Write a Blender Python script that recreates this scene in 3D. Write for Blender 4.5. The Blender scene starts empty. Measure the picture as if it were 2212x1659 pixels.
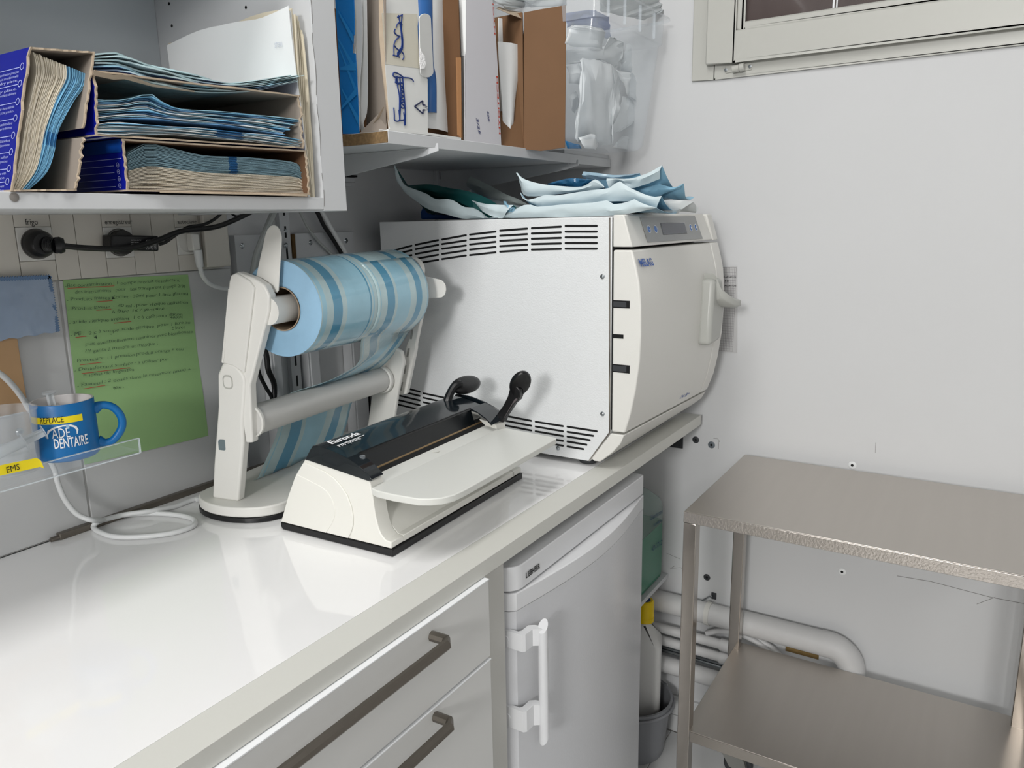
import bpy, bmesh, math, random
from mathutils import Vector, Matrix
random.seed(7)
D = bpy.data
SC = bpy.context.scene
COL = SC.collection
# ---------------------------------------------------------------- camera (solved from the photograph's vanishing points)
RX = Vector((0.53230, -0.84636, -0.01807))    # picture right, in world axes
RY = Vector((-0.18728, -0.09692, -0.97751))   # picture down
RZ = Vector((0.82558, 0.52371, -0.21010))     # view direction
FPX, CX, CY = 1654.49, 1106.0, 829.5
CAM = Vector((0, 0, 1.3409))
cd = D.cameras.new('camera'); cam = D.objects.new('camera', cd); COL.objects.link(cam)
cd.sensor_fit = 'HORIZONTAL'; cd.sensor_width = 36; cd.lens = FPX/2212*36; cd.clip_start = .02
RX.normalize(); RZ = (RZ - RX*RZ.dot(RX)).normalized(); RY = RZ.cross(RX)
cam.matrix_world = Matrix(((RX[0], -RY[0], -RZ[0], CAM[0]), (RX[1], -RY[1], -RZ[1], CAM[1]), (RX[2], -RY[2], -RZ[2], CAM[2]), (0, 0, 0, 1)))
SC.camera = cam
# ---------------------------------------------------------------- world, lights, exposure
w = D.worlds.new('world'); SC.world = w; w.use_nodes = True
w.node_tree.nodes['Background'].inputs[0].default_value = (.8, .85, 1, 1)
w.node_tree.nodes['Background'].inputs[1].default_value = .05
def area(name, loc, target, sx, sy, power, col=(1, 1, 1)):
    l = D.lights.new(name, 'AREA'); l.shape = 'RECTANGLE'; l.size = sx; l.size_y = sy; l.energy = power; l.color = col
    o = D.objects.new(name, l); COL.objects.link(o); o.location = loc
    o.rotation_euler = (Vector(target)-Vector(loc)).to_track_quat('-Z', 'Y').to_euler()
    return o
area('room_lamp', (-3.7, -.42, 2.25), (1.2, .6, 1.0), .7, .6, 96, (1, .99, .975))
area('ceiling_panel_lamp', (.25, .50, 2.57), (.25, .50, 0), 1.2, .35, 17, (1, .985, .96))
area('rear_fill_light', (-1.3, -1.6, 2.57), (-1.3, -1.6, 0), 1.2, .6, 24, (1, .985, .96))  # added soft fill lifting the front faces and lower back wall
SC.view_settings.view_transform = 'Standard'; SC.view_settings.look = 'None'
SC.view_settings.gamma = 1; SC.view_settings.use_curve_mapping = False
SC.view_settings.exposure = 0.03

# ---------------------------------------------------------------- helpers
def ray(u, v): return RX*((u-CX)/FPX) + RY*((v-CY)/FPX) + RZ
def at(u, v, ax, val):
    i = 'xyz'.index(ax); d = ray(u, v); return CAM + d*((val-CAM[i])/d[i])
class Frame:
    def __init__(s, o, deg):
        s.o = Vector(o); t = math.radians(deg); s.deg = t
        s.u = Vector((math.cos(t), math.sin(t), 0)); s.v = Vector((-math.sin(t), math.cos(t), 0)); s.w = Vector((0, 0, 1))
    def P(s, u, v, w): return s.o + s.u*u + s.v*v + s.w*w
    def at(s, px, py, ax, val):
        n = {'u': s.u, 'v': s.v, 'w': s.w}[ax]; d = ray(px, py)
        t = (val - n.dot(CAM-s.o))/n.dot(d); q = CAM+d*t-s.o
        return (q.dot(s.u), q.dot(s.v), q.dot(s.w))
def lin(c):
    c = c/255; return c/12.92 if c <= .04045 else ((c+.055)/1.055)**2.4
MATS = {}
def mat(name, rgb, rough=.5, metal=0, noise=0, nscale=8, bump=0, bscale=60, trans=0, ior=1.45, alpha=1, spec=.5, emit=0, coat=0, stretch=None):
    if name in MATS: return MATS[name]
    m = D.materials.new(name); m.use_nodes = True; nt = m.node_tree; b = nt.nodes['Principled BSDF']
    c = tuple(lin(x) for x in rgb)+(1,)
    b.inputs['Base Color'].default_value = c; b.inputs['Roughness'].default_value = rough; b.inputs['Metallic'].default_value = metal
    b.inputs['Transmission Weight'].default_value = trans; b.inputs['IOR'].default_value = ior
    b.inputs['Alpha'].default_value = alpha; b.inputs['Specular IOR Level'].default_value = spec; b.inputs['Coat Weight'].default_value = coat
    if emit:
        b.inputs['Emission Color'].default_value = c; b.inputs['Emission Strength'].default_value = emit
    tc = nt.nodes.new('ShaderNodeTexCoord'); src = tc.outputs['Object']
    if stretch:
        mp = nt.nodes.new('ShaderNodeMapping'); mp.inputs['Scale'].default_value = stretch; nt.links.new(src, mp.inputs[0]); src = mp.outputs[0]
    if noise:
        n = nt.nodes.new('ShaderNodeTexNoise'); n.inputs['Scale'].default_value = nscale; n.inputs['Detail'].default_value = 4
        r = nt.nodes.new('ShaderNodeMapRange'); r.inputs[3].default_value = 1-noise; r.inputs[4].default_value = 1+noise*.6
        x = nt.nodes.new('ShaderNodeMix'); x.data_type = 'RGBA'; x.blend_type = 'MULTIPLY'; x.inputs[0].default_value = 1; x.inputs[6].default_value = c
        nt.links.new(src, n.inputs['Vector']); nt.links.new(n.outputs[0], r.inputs[0]); nt.links.new(r.outputs[0], x.inputs[7]); nt.links.new(x.outputs[2], b.inputs['Base Color'])
    if bump:
        n2 = nt.nodes.new('ShaderNodeTexNoise'); n2.inputs['Scale'].default_value = bscale; n2.inputs['Detail'].default_value = 3
        bp = nt.nodes.new('ShaderNodeBump'); bp.inputs['Strength'].default_value = bump; bp.inputs['Distance'].default_value = .002
        nt.links.new(src, n2.inputs['Vector']); nt.links.new(n2.outputs[0], bp.inputs['Height']); nt.links.new(bp.outputs[0], b.inputs['Normal'])
    MATS[name] = m; return m

class MB:
    def __init__(s, X=None): s.v = []; s.f = []; s.m = []; s.X = X
    def add(s, vs, fs, mi=0):
        n = len(s.v); s.v += [Vector(p) for p in vs]
        s.f += [tuple(n+i for i in f) for f in fs]; s.m += (mi if isinstance(mi, list) else [mi]*len(fs))
        return s
    def box(s, x0, x1, y0, y1, z0, z1, mi=0):
        return s.add([(x0, y0, z0), (x1, y0, z0), (x1, y1, z0), (x0, y1, z0), (x0, y0, z1), (x1, y0, z1), (x1, y1, z1), (x0, y1, z1)],
                     [(3, 2, 1, 0), (4, 5, 6, 7), (0, 1, 5, 4), (1, 2, 6, 5), (2, 3, 7, 6), (3, 0, 4, 7)], mi)
    def prism(s, pts, d, mi=0, cap=True):
        """closed polygon of 3-D points swept by vector d"""
        n = len(pts); d = Vector(d); a = [Vector(p) for p in pts]
        nrm = Vector((0, 0, 0))
        for i in range(n): nrm += a[i].cross(a[(i+1) % n])
        if nrm.dot(d) > 0: a.reverse()
        fs = [(i, i+n, (i+1) % n+n, (i+1) % n) for i in range(n)]
        if cap: fs += [tuple(range(n)), tuple(range(2*n-1, n-1, -1))]
        return s.add(a+[p+d for p in a], fs, mi)
    def tube(s, path, r, n=10, mi=0, closed=False, caps=True):
        P = [Vector(p) for p in path]; k = len(P); rr = r if isinstance(r, (list, tuple)) else [r]*k
        base = len(s.v); ref = None
        for i in range(k):
            t = (P[(i+1) % k]-P[i-1]) if closed else (P[min(i+1, k-1)]-P[max(i-1, 0)])
            t.normalize()
            if ref is None: ref = t.orthogonal().normalized()
            ref = (ref-t*ref.dot(t)).normalized(); bi = t.cross(ref)
            s.v += [P[i]+(ref*math.cos(6.2832*j/n)+bi*math.sin(6.2832*j/n))*rr[i] for j in range(n)]
        for i in range(k if closed else k-1):
            for j in range(n):
                a = base+i*n+j; b = base+i*n+(j+1) % n; c = base+((i+1) % k)*n
                s.f.append((a, b, c+(j+1) % n, c+j)); s.m.append(mi)
        if caps and not closed:
            s.f += [tuple(base+j for j in range(n-1, -1, -1)), tuple(base+(k-1)*n+j for j in range(n))]; s.m += [mi, mi]
        return s
    def lathe(s, prof, c, ax=(0, 0, 1), n=32, mi=0, a0=0, a1=2*math.pi):
        """prof: list of (radius, height) along ax from c"""
        ax = Vector(ax).normalized(); c = Vector(c); e = ax.orthogonal().normalized(); g = ax.cross(e); full = abs(a1-a0-2*math.pi) < 1e-6
        m = n if full else n+1; base = len(s.v)
        for (r, h) in prof:
            s.v += [c+ax*h+(e*math.cos(a0+(a1-a0)*j/n)+g*math.sin(a0+(a1-a0)*j/n))*r for j in range(m)]
        for i in range(len(prof)-1):
            for j in range(n):
                a = base+i*m+j; b = base+i*m+(j+1) % m
                s.f.append((a, b, b+m, a+m)); s.m.append(mi if not isinstance(mi, list) else mi[i])
        return s
    def grid(s, rows, mi=0, th=None, mf=None):
        """rows: list of equal-length point lists; optional thickness vector"""
        R = len(rows); N = len(rows[0]); base = len(s.v)
        for r in rows: s.v += [Vector(p) for p in r]
        for i in range(R-1):
            for j in range(N-1):
                a = base+i*N+j; s.f.append((a, a+1, a+N+1, a+N)); s.m.append(mf(i, j) if mf else mi)
        if th is not None:
            b2 = len(s.v); th = Vector(th)
            for r in rows: s.v += [Vector(p)+th for p in r]
            for i in range(R-1):
                for j in range(N-1):
                    a = b2+i*N+j; s.f.append((a, a+N, a+N+1, a+1)); s.m.append(mf(i, j) if mf else mi)
            ed = [(i, i+1) for i in range(N-1)]+[(i*N+N-1, (i+1)*N+N-1) for i in range(R-1)]+[((R-1)*N+i+1, (R-1)*N+i) for i in range(N-2, -1, -1)]+[((i+1)*N, i*N) for i in range(R-2, -1, -1)]
            for a, b in ed:
                s.f.append((base+b, base+a, b2+a, b2+b)); s.m.append(mf(min(a//N, R-2), min(a % N, N-2)) if mf else mi)
        return s

PM = {}
def root(name, loc, label, cat, group=None, rz=0):
    o = D.objects.new(name, None); COL.objects.link(o); o.empty_display_size = .05
    o.location = loc; o.rotation_euler = (0, 0, rz); PM[o.name] = Matrix.Translation(loc) @ Matrix.Rotation(rz, 4, 'Z')
    tag(o, label, cat, group); return o
def tag(o, label=None, cat=None, group=None, kind=None):
    if label: o['label'] = label
    if cat: o['category'] = cat
    if group: o['group'] = group
    if kind: o['kind'] = kind
    return o
def mk(name, mb, m, parent=None, smooth=True, bevel=0, seg=2, ang=35, weld=True):
    """mb holds world coordinates; the object's origin goes to its parent's place or to its own base"""
    mats = m if isinstance(m, (list, tuple)) else [m]
    if parent is not None: X = PM[parent.name]
    else:
        xs = [min(p[i] for p in mb.v) for i in range(3)]; xe = [max(p[i] for p in mb.v) for i in range(3)]
        X = Matrix.Translation(((xs[0]+xe[0])/2, (xs[1]+xe[1])/2, xs[2]))
    XI = X.inverted(); me = D.meshes.new(name); me.from_pydata([XI @ p for p in mb.v], [], mb.f)
    for q in mats: me.materials.append(q)
    me.polygons.foreach_set('material_index', mb.m)
    bm = bmesh.new(); bm.from_mesh(me)
    if weld: bmesh.ops.remove_doubles(bm, verts=bm.verts, dist=1e-5)
    bmesh.ops.recalc_face_normals(bm, faces=bm.faces); bm.to_mesh(me); bm.free()
    if smooth: me.shade_smooth(); me.set_sharp_from_angle(angle=math.radians(ang))
    o = D.objects.new(name, me); COL.objects.link(o)
    if parent is not None: o.parent = parent; PM[o.name] = X
    else: o.matrix_world = X; PM[o.name] = X
    if parent is not None and parent.type == 'MESH': pass
    if bevel:
        b = o.modifiers.new('bevel', 'BEVEL'); b.width = bevel; b.segments = seg; b.limit_method = 'ANGLE'; b.angle_limit = math.radians(40); b.harden_normals = False
    return o
def text_mesh(s, shear=0, bold=0, spacing=1):
    cu = D.curves.new('t', 'FONT'); cu.body = s; cu.size = 1; cu.shear = shear; cu.offset = bold; cu.resolution_u = 2; cu.space_character = spacing
    o = D.objects.new('t', cu); COL.objects.link(o); dg = bpy.context.evaluated_depsgraph_get()
    me = D.meshes.new_from_object(o.evaluated_get(dg)); v = [p.co.copy() for p in me.vertices]; f = [tuple(p.vertices) for p in me.polygons]
    D.objects.remove(o); D.curves.remove(cu); D.meshes.remove(me); return v, f
def text_on(mb, s, p0, p1, up, h=None, shear=0, bold=0, fn=None, mi=0, lift=.0004, wob=0, spacing=1):
    """letters whose baseline runs p0 -> p1; up gives the letter height (cap height = |up|)"""
    v, f = text_mesh(s, shear, bold, spacing)
    if not v: return
    x0 = min(p.x for p in v); x1 = max(p.x for p in v); p0 = Vector(p0); p1 = Vector(p1); up = Vector(up); r = p1-p0
    n = r.cross(up).normalized(); k = .70
    out = []
    for p in v:
        t = (p.x-x0)/(x1-x0); q = p0+r*t+up*((p.y+(wob*math.sin(t*37+p0.x*50) if wob else 0))/k)+n*lift
        out.append(fn(q) if fn else q)
    mb.add(out, f, mi)
def resample(P, n):
    P = [Vector(p) for p in P]; L = [0]
    for a, b in zip(P, P[1:]): L.append(L[-1]+(b-a).length)
    out = []
    for i in range(n):
        t = L[-1]*i/(n-1); j = 0
        while j < len(P)-2 and L[j+1] < t: j += 1
        q = (t-L[j])/max(L[j+1]-L[j], 1e-9); out.append(P[j].lerp(P[j+1], min(max(q, 0), 1)))
    return out
def spline(P, n):
    """Catmull-Rom through P, n points in all"""
    P = [Vector(p) for p in P]; Q = [P[0]*2-P[1]]+P+[P[-1]*2-P[-2]]; out = []
    for i in range(n):
        t = i/(n-1)*(len(P)-1); j = min(int(t), len(P)-2); t -= j; a, b, c, d = Q[j:j+4]
        out.append(.5*((2*b)+(c-a)*t+(2*a-5*b+4*c-d)*t*t+(3*b-a-3*c+d)*t*t*t))
    return out
def pxs(L, ax, val): return [at(u, v, ax, val) for u, v in L]
def roundrect(x0, x1, y0, y1, r, n=5, rs=None):
    rs = rs or [r]*4; out = []
    for (cx, cy, a), r in zip(((x1, y1, 0), (x0, y1, 90), (x0, y0, 180), (x1, y0, 270)), rs):
        sx = 1 if cx == x1 else -1; sy = 1 if cy == y1 else -1
        for k in range(n+1):
            t = math.radians(a+90*k/n); out.append((cx-sx*r+r*math.cos(t), cy-sy*r+r*math.sin(t)))
    return out

# ---------------------------------------------------------------- materials
wall_white = mat('wall_paint', (202, 203, 204), .55, noise=.03, nscale=3, bump=.15, bscale=30)
M_dim = mat('recess_paint', (176, 178, 176), .6, noise=.04, nscale=4)
tile_m = mat('glazed_tile', (196, 197, 197), .22, noise=.03, nscale=5)
floor_m = mat('floor_vinyl', (186, 184, 180), .3, noise=.12, nscale=6)
gloss = mat('gloss_laminate', (236, 236, 236), .06, noise=.012, nscale=2, coat=.3)
strip_m = mat('matt_edging', (204, 204, 198), .5, noise=.015, nscale=10, bump=.05, bscale=300)
cab_m = mat('cabinet_white', (208, 208, 206), .42, noise=.02, nscale=5)
cab2_m = mat('cupboard_grey_white', (194, 196, 198), .5, noise=.025, nscale=6)
carc_m = mat('carcass_beige', (194, 193, 188), .5, noise=.02)
hand_m = mat('brushed_nickel', (128, 122, 114), .38, 1, noise=.08, nscale=30)
steel = mat('stainless_steel', (200, 194, 187), .36, 1, noise=.05, nscale=3, bump=.05, bscale=8, stretch=(1, 14, 1))
steel_rim = mat('hammered_steel', (200, 194, 188), .24, 1, bump=.35, bscale=230)
steel_leg = mat('polished_steel', (178, 171, 163), .17, 1, noise=.05, bump=.08, bscale=12)
chrome = mat('screw_metal', (160, 165, 168), .25, 1)
fridge_m = mat('fridge_enamel', (202, 203, 206), .24, noise=.01, bump=.12, bscale=220)
fr_cap = mat('fridge_plastic', (212, 213, 215), .3)
auto_m = mat('autoclave_enamel', (220, 222, 223), .3, bump=.35, bscale=420)
auto_p = mat('autoclave_plastic', (218, 217, 212), .4, bump=.1, bscale=500)
panel_m = mat('membrane_grey', (150, 152, 152), .35)
lcd_m = mat('display_glass', (88, 92, 100), .12)
blue_ink = mat('blue_print', (30, 82, 160), .4)
blue_btn = mat('button_blue', (58, 110, 180), .35)
black_m = mat('black_plastic', (16, 16, 18), .32, bump=.1, bscale=400)
void_m = mat('vent_black', (6, 7, 8), .8)
smoke = mat('smoked_acrylic', (19, 26, 31), .1, noise=.1, nscale=10, coat=.4)
smoke_p = mat('smoked_pane', (22, 30, 34), .08, alpha=.72, coat=.5)
syr_m = mat('syringe_plastic', (222, 228, 232), .18, alpha=.42, coat=.5)
smoke2 = mat('smoked_acrylic_inner', (12, 16, 19), .25)
seal_w = mat('sealer_plastic', (226, 225, 218), .38, noise=.008)
tray_m = mat('tray_plastic', (212, 213, 208), .36)
disp_w = mat('dispenser_plastic', (222, 221, 216), .42, noise=.008)
tube_m = mat('tube_aluminium', (206, 205, 202), .42, .15)
white_txt = mat('white_print', (232, 234, 236), .5)
black_txt = mat('black_print', (18, 18, 18), .5)
film_a = mat('pouch_film', (150, 194, 212), .14, noise=.2, nscale=16, bump=.5, bscale=34, coat=.4)
film_b = mat('pouch_film_band', (84, 146, 176), .14, noise=.12, nscale=9, bump=.4, bscale=34, coat=.4)
film_c = mat('pouch_film_pale', (176, 200, 204), .14, noise=.24, nscale=18, bump=.6, bscale=40, coat=.4)
film_e = mat('roll_edge', (142, 180, 206), .5, noise=.1, nscale=60)
paper_b = mat('pouch_paper', (196, 210, 214), .6, noise=.06, nscale=14, bump=.3, bscale=60)
green_film = mat('green_film', (36, 92, 92), .15, noise=.35, nscale=18, bump=.6, bscale=40)
blue_film = mat('blue_film', (134, 176, 198), .2, noise=.2, nscale=20, bump=.5, bscale=40)
dark_film = mat('dark_blue_film', (42, 92, 128), .12, noise=.4, nscale=30, bump=.8, bscale=60)
cream = mat('cream_paper', (240, 232, 214), .7, noise=.05, nscale=30)
sky_e = mat('pouch_edge_blue', (130, 192, 228), .5, noise=.1, nscale=30)
grey_e = mat('pouch_edge_grey_blue', (142, 176, 190), .5, noise=.1, nscale=30)
mark_e = mat('indicator_blue', (22, 98, 160), .4)
white_e = mat('envelope_white', (226, 228, 228), .6, noise=.03, nscale=14)
cream_e = mat('envelope_edge', (206, 198, 178), .7)
carton_in = mat('carton_inside_grey', (142, 132, 122), .8, noise=.1, nscale=8)
kraft = mat('kraft_card', (112, 82, 56), .8, noise=.07, nscale=26)
kraft_d = mat('kraft_corrugated', (100, 70, 44), .85, noise=.14, nscale=5, stretch=(60, 1, 1))
torn = mat('torn_card', (176, 160, 140), .9, noise=.2, nscale=60)
blue_box = mat('carton_royal_blue', (14, 24, 138), .32, noise=.12, nscale=4)
blue_box2 = mat('carton_sky_blue', (24, 120, 196), .3, noise=.2, nscale=5)
white_box = mat('carton_white', (214, 215, 213), .55, noise=.03, nscale=9)
lilac_box = mat('carton_lilac_white', (204, 203, 208), .5, noise=.03, nscale=9)
chip = mat('chipboard', (128, 104, 72), .9, noise=.7, nscale=240)
red_txt = mat('red_print', (190, 66, 44), .5)
pen = mat('pen_ink', (24, 40, 104), .5)
clear = mat('clear_acrylic', (226, 234, 240), .05, alpha=.07, coat=.6)
clearpp = mat('clear_polypropylene', (214, 222, 228), .2, alpha=.2, coat=.4)
wood = mat('maple_board', (176, 142, 104), .5, noise=.12, nscale=3, stretch=(2, 1, 9))
paper_g = mat('green_paper', (150, 188, 128), .7, noise=.025, nscale=12)
mug_b = mat('mug_blue', (0, 102, 166), .42)
mug_w = mat('mug_inside', (206, 203, 202), .3)
yel = mat('yellow_tape', (236, 214, 20), .45)
cable_w = mat('cable_white', (212, 214, 214), .42)
cable_k = mat('cable_black', (14, 14, 15), .42)
trunk_m = mat('trunking_pvc', (200, 196, 187), .42, noise=.02)
sock_m = mat('socket_plastic', (208, 207, 202), .35)
pipe_m = mat('pvc_pipe', (198, 198, 198), .5, noise=.06, nscale=10, bump=.2, bscale=60)
jerry_m = mat('jerrycan_plastic', (196, 208, 206), .3, trans=.45, ior=1.3)
green_l = mat('green_liquid', (8, 96, 62), .25, noise=.1)
bottle_m = mat('bottle_plastic', (206, 206, 204), .4)
bucket_m = mat('bucket_grey', (132, 134, 138), .45)
cap_y = mat('cap_yellow', (222, 190, 6), .4)
caulk = mat('sealant_white', (212, 210, 206), .5, noise=.05)
frame_m = mat('window_pvc', (184, 184, 178), .35, noise=.015)
glass_d = mat('window_glass_dark', (86, 76, 74), .05, noise=.25, nscale=4, stretch=(1, 6, .6), coat=.5)
rubber = mat('grey_rubber', (52, 54, 57), .6)
rod_m = mat('aluminium_profile', (112, 106, 98), .35, .7)
packet = mat('packet_film', (140, 158, 182), .2, noise=.15, nscale=26, bump=1, bscale=30, coat=.6)
packet_z = mat('packet_edge', (88, 116, 150), .4)

# ---------------------------------------------------------------- room shell
YF, ZT, W, XR = .5634, .8809, 1.1762, 1.748
FW = W+.010                                          # plaster face of the back wall right of the tiled part
def struct(name, mb, m, **k): o = mk(name, mb, m, None, **k); o['kind'] = 'structure'; return o
struct('floor', MB().box(-4.7, XR+.1, -2.6, W+.15, -.06, 0), floor_m)
struct('ceiling', MB().box(-4.7, XR+.1, -2.6, W+.15, 2.6, 2.68), wall_white)
wb = struct('wall_back', MB().box(-4.7, XR+.1, FW, W+.15, 0, 2.6), wall_white)
struct('wall_left', MB().box(-4.8, -4.7, -2.6, W+.15, 0, 2.6), wall_white)
struct('wall_front', MB().box(-4.7, XR+.1, -2.7, -2.6, 0, 2.6), wall_white)
wy0, wy1, wz0, wz1 = -.62, .617, 1.645, 2.30        # window opening in the end wall
struct('wall_right', MB().box(XR, XR+.1, -2.6, wy0, 0, 2.6).box(XR, XR+.1, wy1, W+.15, 0, 2.6).box(XR, XR+.1, wy0, wy1, 0, wz0).box(XR, XR+.1, wy0, wy1, wz1, 2.6), wall_white)
# window: fixed frame, sash, bead, pane
wf = struct('window_1', MB().box(XR-.006, XR+.05, wy1-.05, wy1+.002, wz0-.012, wz1).box(XR-.006, XR+.05, wy0, wy0+.05, wz0-.012, wz1).box(XR-.006, XR+.05, wy0+.05, wy1-.05, wz0-.012, wz0+.05).box(XR-.006, XR+.05, wy0+.05, wy1-.05, wz1-.05, wz1), frame_m, bevel=.002)
p = at(1523, 140, 'x', XR-.024); sy, sz = p.y, p.z+.0
def ringbox(mb, x0, x1, y0, y1, z0, z1, t):
    mb.box(x0, x1, y1-t, y1, z0, z1); mb.box(x0, x1, y0, y0+t, z0, z1); mb.box(x0, x1, y0+t, y1-t, z0, z0+t); mb.box(x0, x1, y0+t, y1-t, z1-t, z1); return mb
mk('sash', ringbox(MB(), XR-.024, XR+.03, -.57, sy, sz, wz1-.03, .062), frame_m, wf, bevel=.003)
mk('glazing_bead', ringbox(MB(), XR-.019, XR+.02, -.57+.062, sy-.062, sz+.062, wz1-.092, .016), frame_m, wf, bevel=.004)
mk('pane', MB().box(XR-.004, XR+.002, -.5, sy-.07, sz+.07, wz1-.1), glass_d, wf)
mk('blind_cord', MB().tube([(XR-.0055, .33, sz+.079), (XR-.0055, .325, 2.15)], .0022, 6).tube([(XR-.0055, .324, sz+.079), (XR-.0055, .322, 2.15)], .0016, 6), white_txt, wf)
h0 = at(1596, 146, 'x', XR-.012)
hb = MB().tube([at(1582, 150, 'x', XR-.016), at(1597, 146.5, 'x', XR-.016)], .0075, 12).tube([at(1597.5, 146.5, 'x', XR-.016), at(1608, 144, 'x', XR-.016)], .0085, 12)
a = at(1567, 151, 'x', XR-.008); b = at(1624, 143, 'x', XR-.008); hb.prism([a+Vector((0, 0, .008)), b+Vector((0, 0, .008)), b-Vector((0, 0, .007)), a-Vector((0, 0, .007))], (.004, 0, 0))
hg = mk('hinge', hb, frame_m, wf, bevel=.001); PM[hg.name] = PM[wf.name]
for q in ((1568, 151), (1620, 143.5)):
    c = at(q[0], q[1], 'x', XR-.009); mk('screw', MB().lathe([(0, 0), (.003, 0), (.0035, -.001), (0, -.0015)], c, (1, 0, 0), 12), chrome, hg)
# baseboard tiles on the end wall
for i, (y0, y1) in enumerate(((-2.0, .20), (.203, .50), (.503, .80), (.803, 1.17))):
    tb = MB().box(XR-.009, XR, y0, y1, .002, .05)
    if i == 0: bb = struct('baseboard_right', tb, tile_m, bevel=.001)
    else: mk('tile', tb, tile_m, bb, bevel=.001)
for i in range(4):
    y0 = (-2.0, .20, .50, .80)[i]+.003; y1 = (.20, .50, .80, 1.17)[i]
    mk('tile', MB().box(XR-.009, XR, y0, y1, .052, .105), tile_m, bb, bevel=.001)
# floor tiles in view (joints recessed)
fl = D.objects['floor']
for i in range(5):
    for j in range(5):
        x0 = XR-.012-(i+1)*.30; y0 = -.28+j*.30
        mk('tile', MB().box(x0+.001, x0+.299, y0+.001, y0+.299, 0, .003), tile_m, fl, bevel=.0006)
# glazed wall tiles behind the left worktop
pj = at(190, 1115, 'y', W); xj = pj.x; XE = .905
for (x0, x1, z0, z1) in ((-.3, xj-.3015, ZT+.0015, 1.2646), (xj-.2985, xj-.0015, ZT+.0015, 1.2646), (xj+.0015, XE, ZT+.0015, 1.2646)):
    mk('tile', MB().box(x0, x1, W-.008, FW, z0, z1), tile_m, wb, bevel=.0012)
mk('wall_lining', MB().box(-.3, XE, W-.006, FW, 1.265, 1.9), wall_white, wb)
mk('grout', MB().box(-.3, XE-.001, W-.0066, FW, ZT+.0001, 1.2648), mat('grout_grey', (170, 170, 168), .7), wb)

# ---------------------------------------------------------------- worktop
XW0, XW1 = -1.0, 1.7204
wt = root('worktop', (.36, .87, ZT-.025), 'long white glossy worktop with a matt beige front edge carrying the appliances', 'worktop')
mk('surface', MB().box(XW0, XW1, .6105, W-.009, ZT-.0245, ZT-.0002), gloss, wt, bevel=.0004)
mk('front_edging', MB().box(XW0, XW1, YF, .6100, ZT-.0245, ZT), strip_m, wt, bevel=.0008)
br = root('angle_bracket', (XR-.002, .62, .78), 'small black angle bracket under the far right end of the worktop', 'bracket')
c1 = at(1474.5, 969, 'x', XR-.003)
mk('wall_flange', MB().box(XR-.004, XR-.0005, c1.y, c1.y+.12, c1.z, ZT-.026), rubber, br)
mk('top_flange', MB().box(XR-.10, XR-.004, c1.y, c1.y+.12, ZT-.029, ZT-.0255), rubber, br)
c2 = at(1467.5, 962, 'x', XR-.004); mk('screw', MB().lathe([(0, 0), (.002, 0), (.0025, .001)], c2, (-1, 0, 0), 10), chrome, br)

# drawer cabinet
FY = .5745
cb = root('drawer_cabinet', (.3, .86, 0), 'white drawer cabinet with long bar handles under the worktop', 'cabinet')
mk('carcass', MB().box(-.35, .873, FY, W-.02, .06, ZT-.0255), carc_m, cb, bevel=.0006)
dx1 = at(1057, 1400, 'y', FY-.016).x
zb1 = at(1057, 1420, 'y', FY-.017).z; zt1 = at(1057, 1250, 'y', FY-.017).z
def drawer(z0, z1, hz):
    d = mk('drawer', MB().box(.02, dx1, FY-.018, FY-.0004, z0, z1), cab_m, cb, bevel=.0012)
    mk('drawer_edging', MB().box(.02, dx1, FY-.019, FY-.001, z1+.0001, z1+.0016), white_txt, d)
    # bar handle
    a = at(938, 1385, 'y', FY-.018)
    x1 = a.x; P = [Vector((x1-.005, FY-.018, hz)), Vector((x1-.004, FY-.040, hz)), Vector((x1-.012, FY-.047, hz)), Vector((.5, FY-.047, hz)), Vector((.075, FY-.047, hz)), Vector((.066, FY-.040, hz)), Vector((.067, FY-.018, hz))]
    hb = MB(); s = .0055
    for p, q in zip(P, P[1:]):
        t = (q-p).normalized(); nrm = Vector((0, 0, 1)).cross(t)*s
        up = Vector((0, 0, s)); rr = [p+nrm*math.cos(k)+up*math.sin(k) for k in (.785, 2.356, 3.927, 5.498)]; qq = [x+(q-p) for x in rr]
    mk('handle', MB().tube(P, .0068, 8), hand_m, d)
hz1 = at(945, 1405, 'y', FY-.045).z; hz2 = at(952, 1585, 'y', FY-.045).z
drawer(zb1+.002, zt1, hz1)
z2 = zb1-.001; drawer(z2-.215, z2-.0025, hz2)
drawer(z2-.6, z2-.218, z2-.3)

# ---------------------------------------------------------------- fridge
fx0, fx1, fzt = .885, 1.386, .832
fr = root('fridge', (1.13, .86, 0), 'white under-counter fridge with a bowed door and vertical bar handle', 'fridge')
mk('body', MB().box(fx0, fx1, .605, 1.14, .03, .788), fridge_m, fr, bevel=.004)
L = roundrect(fx0, fx1, .566, 1.14, .02, 6, rs=[.004, .004, .028, .008])
mk('lid', MB().prism([(x, y, .7925) for x, y in L], (0, 0, fzt-.7925)), fr_cap, fr, bevel=.0015)
def doorprof(off=0):
    P = []; n = 18
    for i in range(n+1):
        t = i/n; x = fx0+.026+(fx1-fx0-.03)*t; y = .5665-.0245*math.sin(math.pi*min(t*1.02, 1))**1.0; P.append((x, y-off))
    P += [(fx1-.001, .572-off), (fx1, .60), (fx0, .60), (fx0, .590), (fx0+.004, .578-off), (fx0+.012, .569-off)]
    return P
mk('door', MB().prism([(x, y, .06) for x, y in doorprof()], (0, 0, .70)), fridge_m, fr, ang=28)
mk('door_cap', MB().prism([(x, y, .7605) for x, y in doorprof(.001)], (0, 0, .0295)), fr_cap, fr, bevel=.0018, ang=28)
hx = at(1173, 1480, 'y', .536).x
ht = at(1173, 1345, 'y', .536).z; hbz = at(1173, 1600, 'y', .536).z
hm = MB(); n = 20; r = .0078
rows = []
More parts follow.
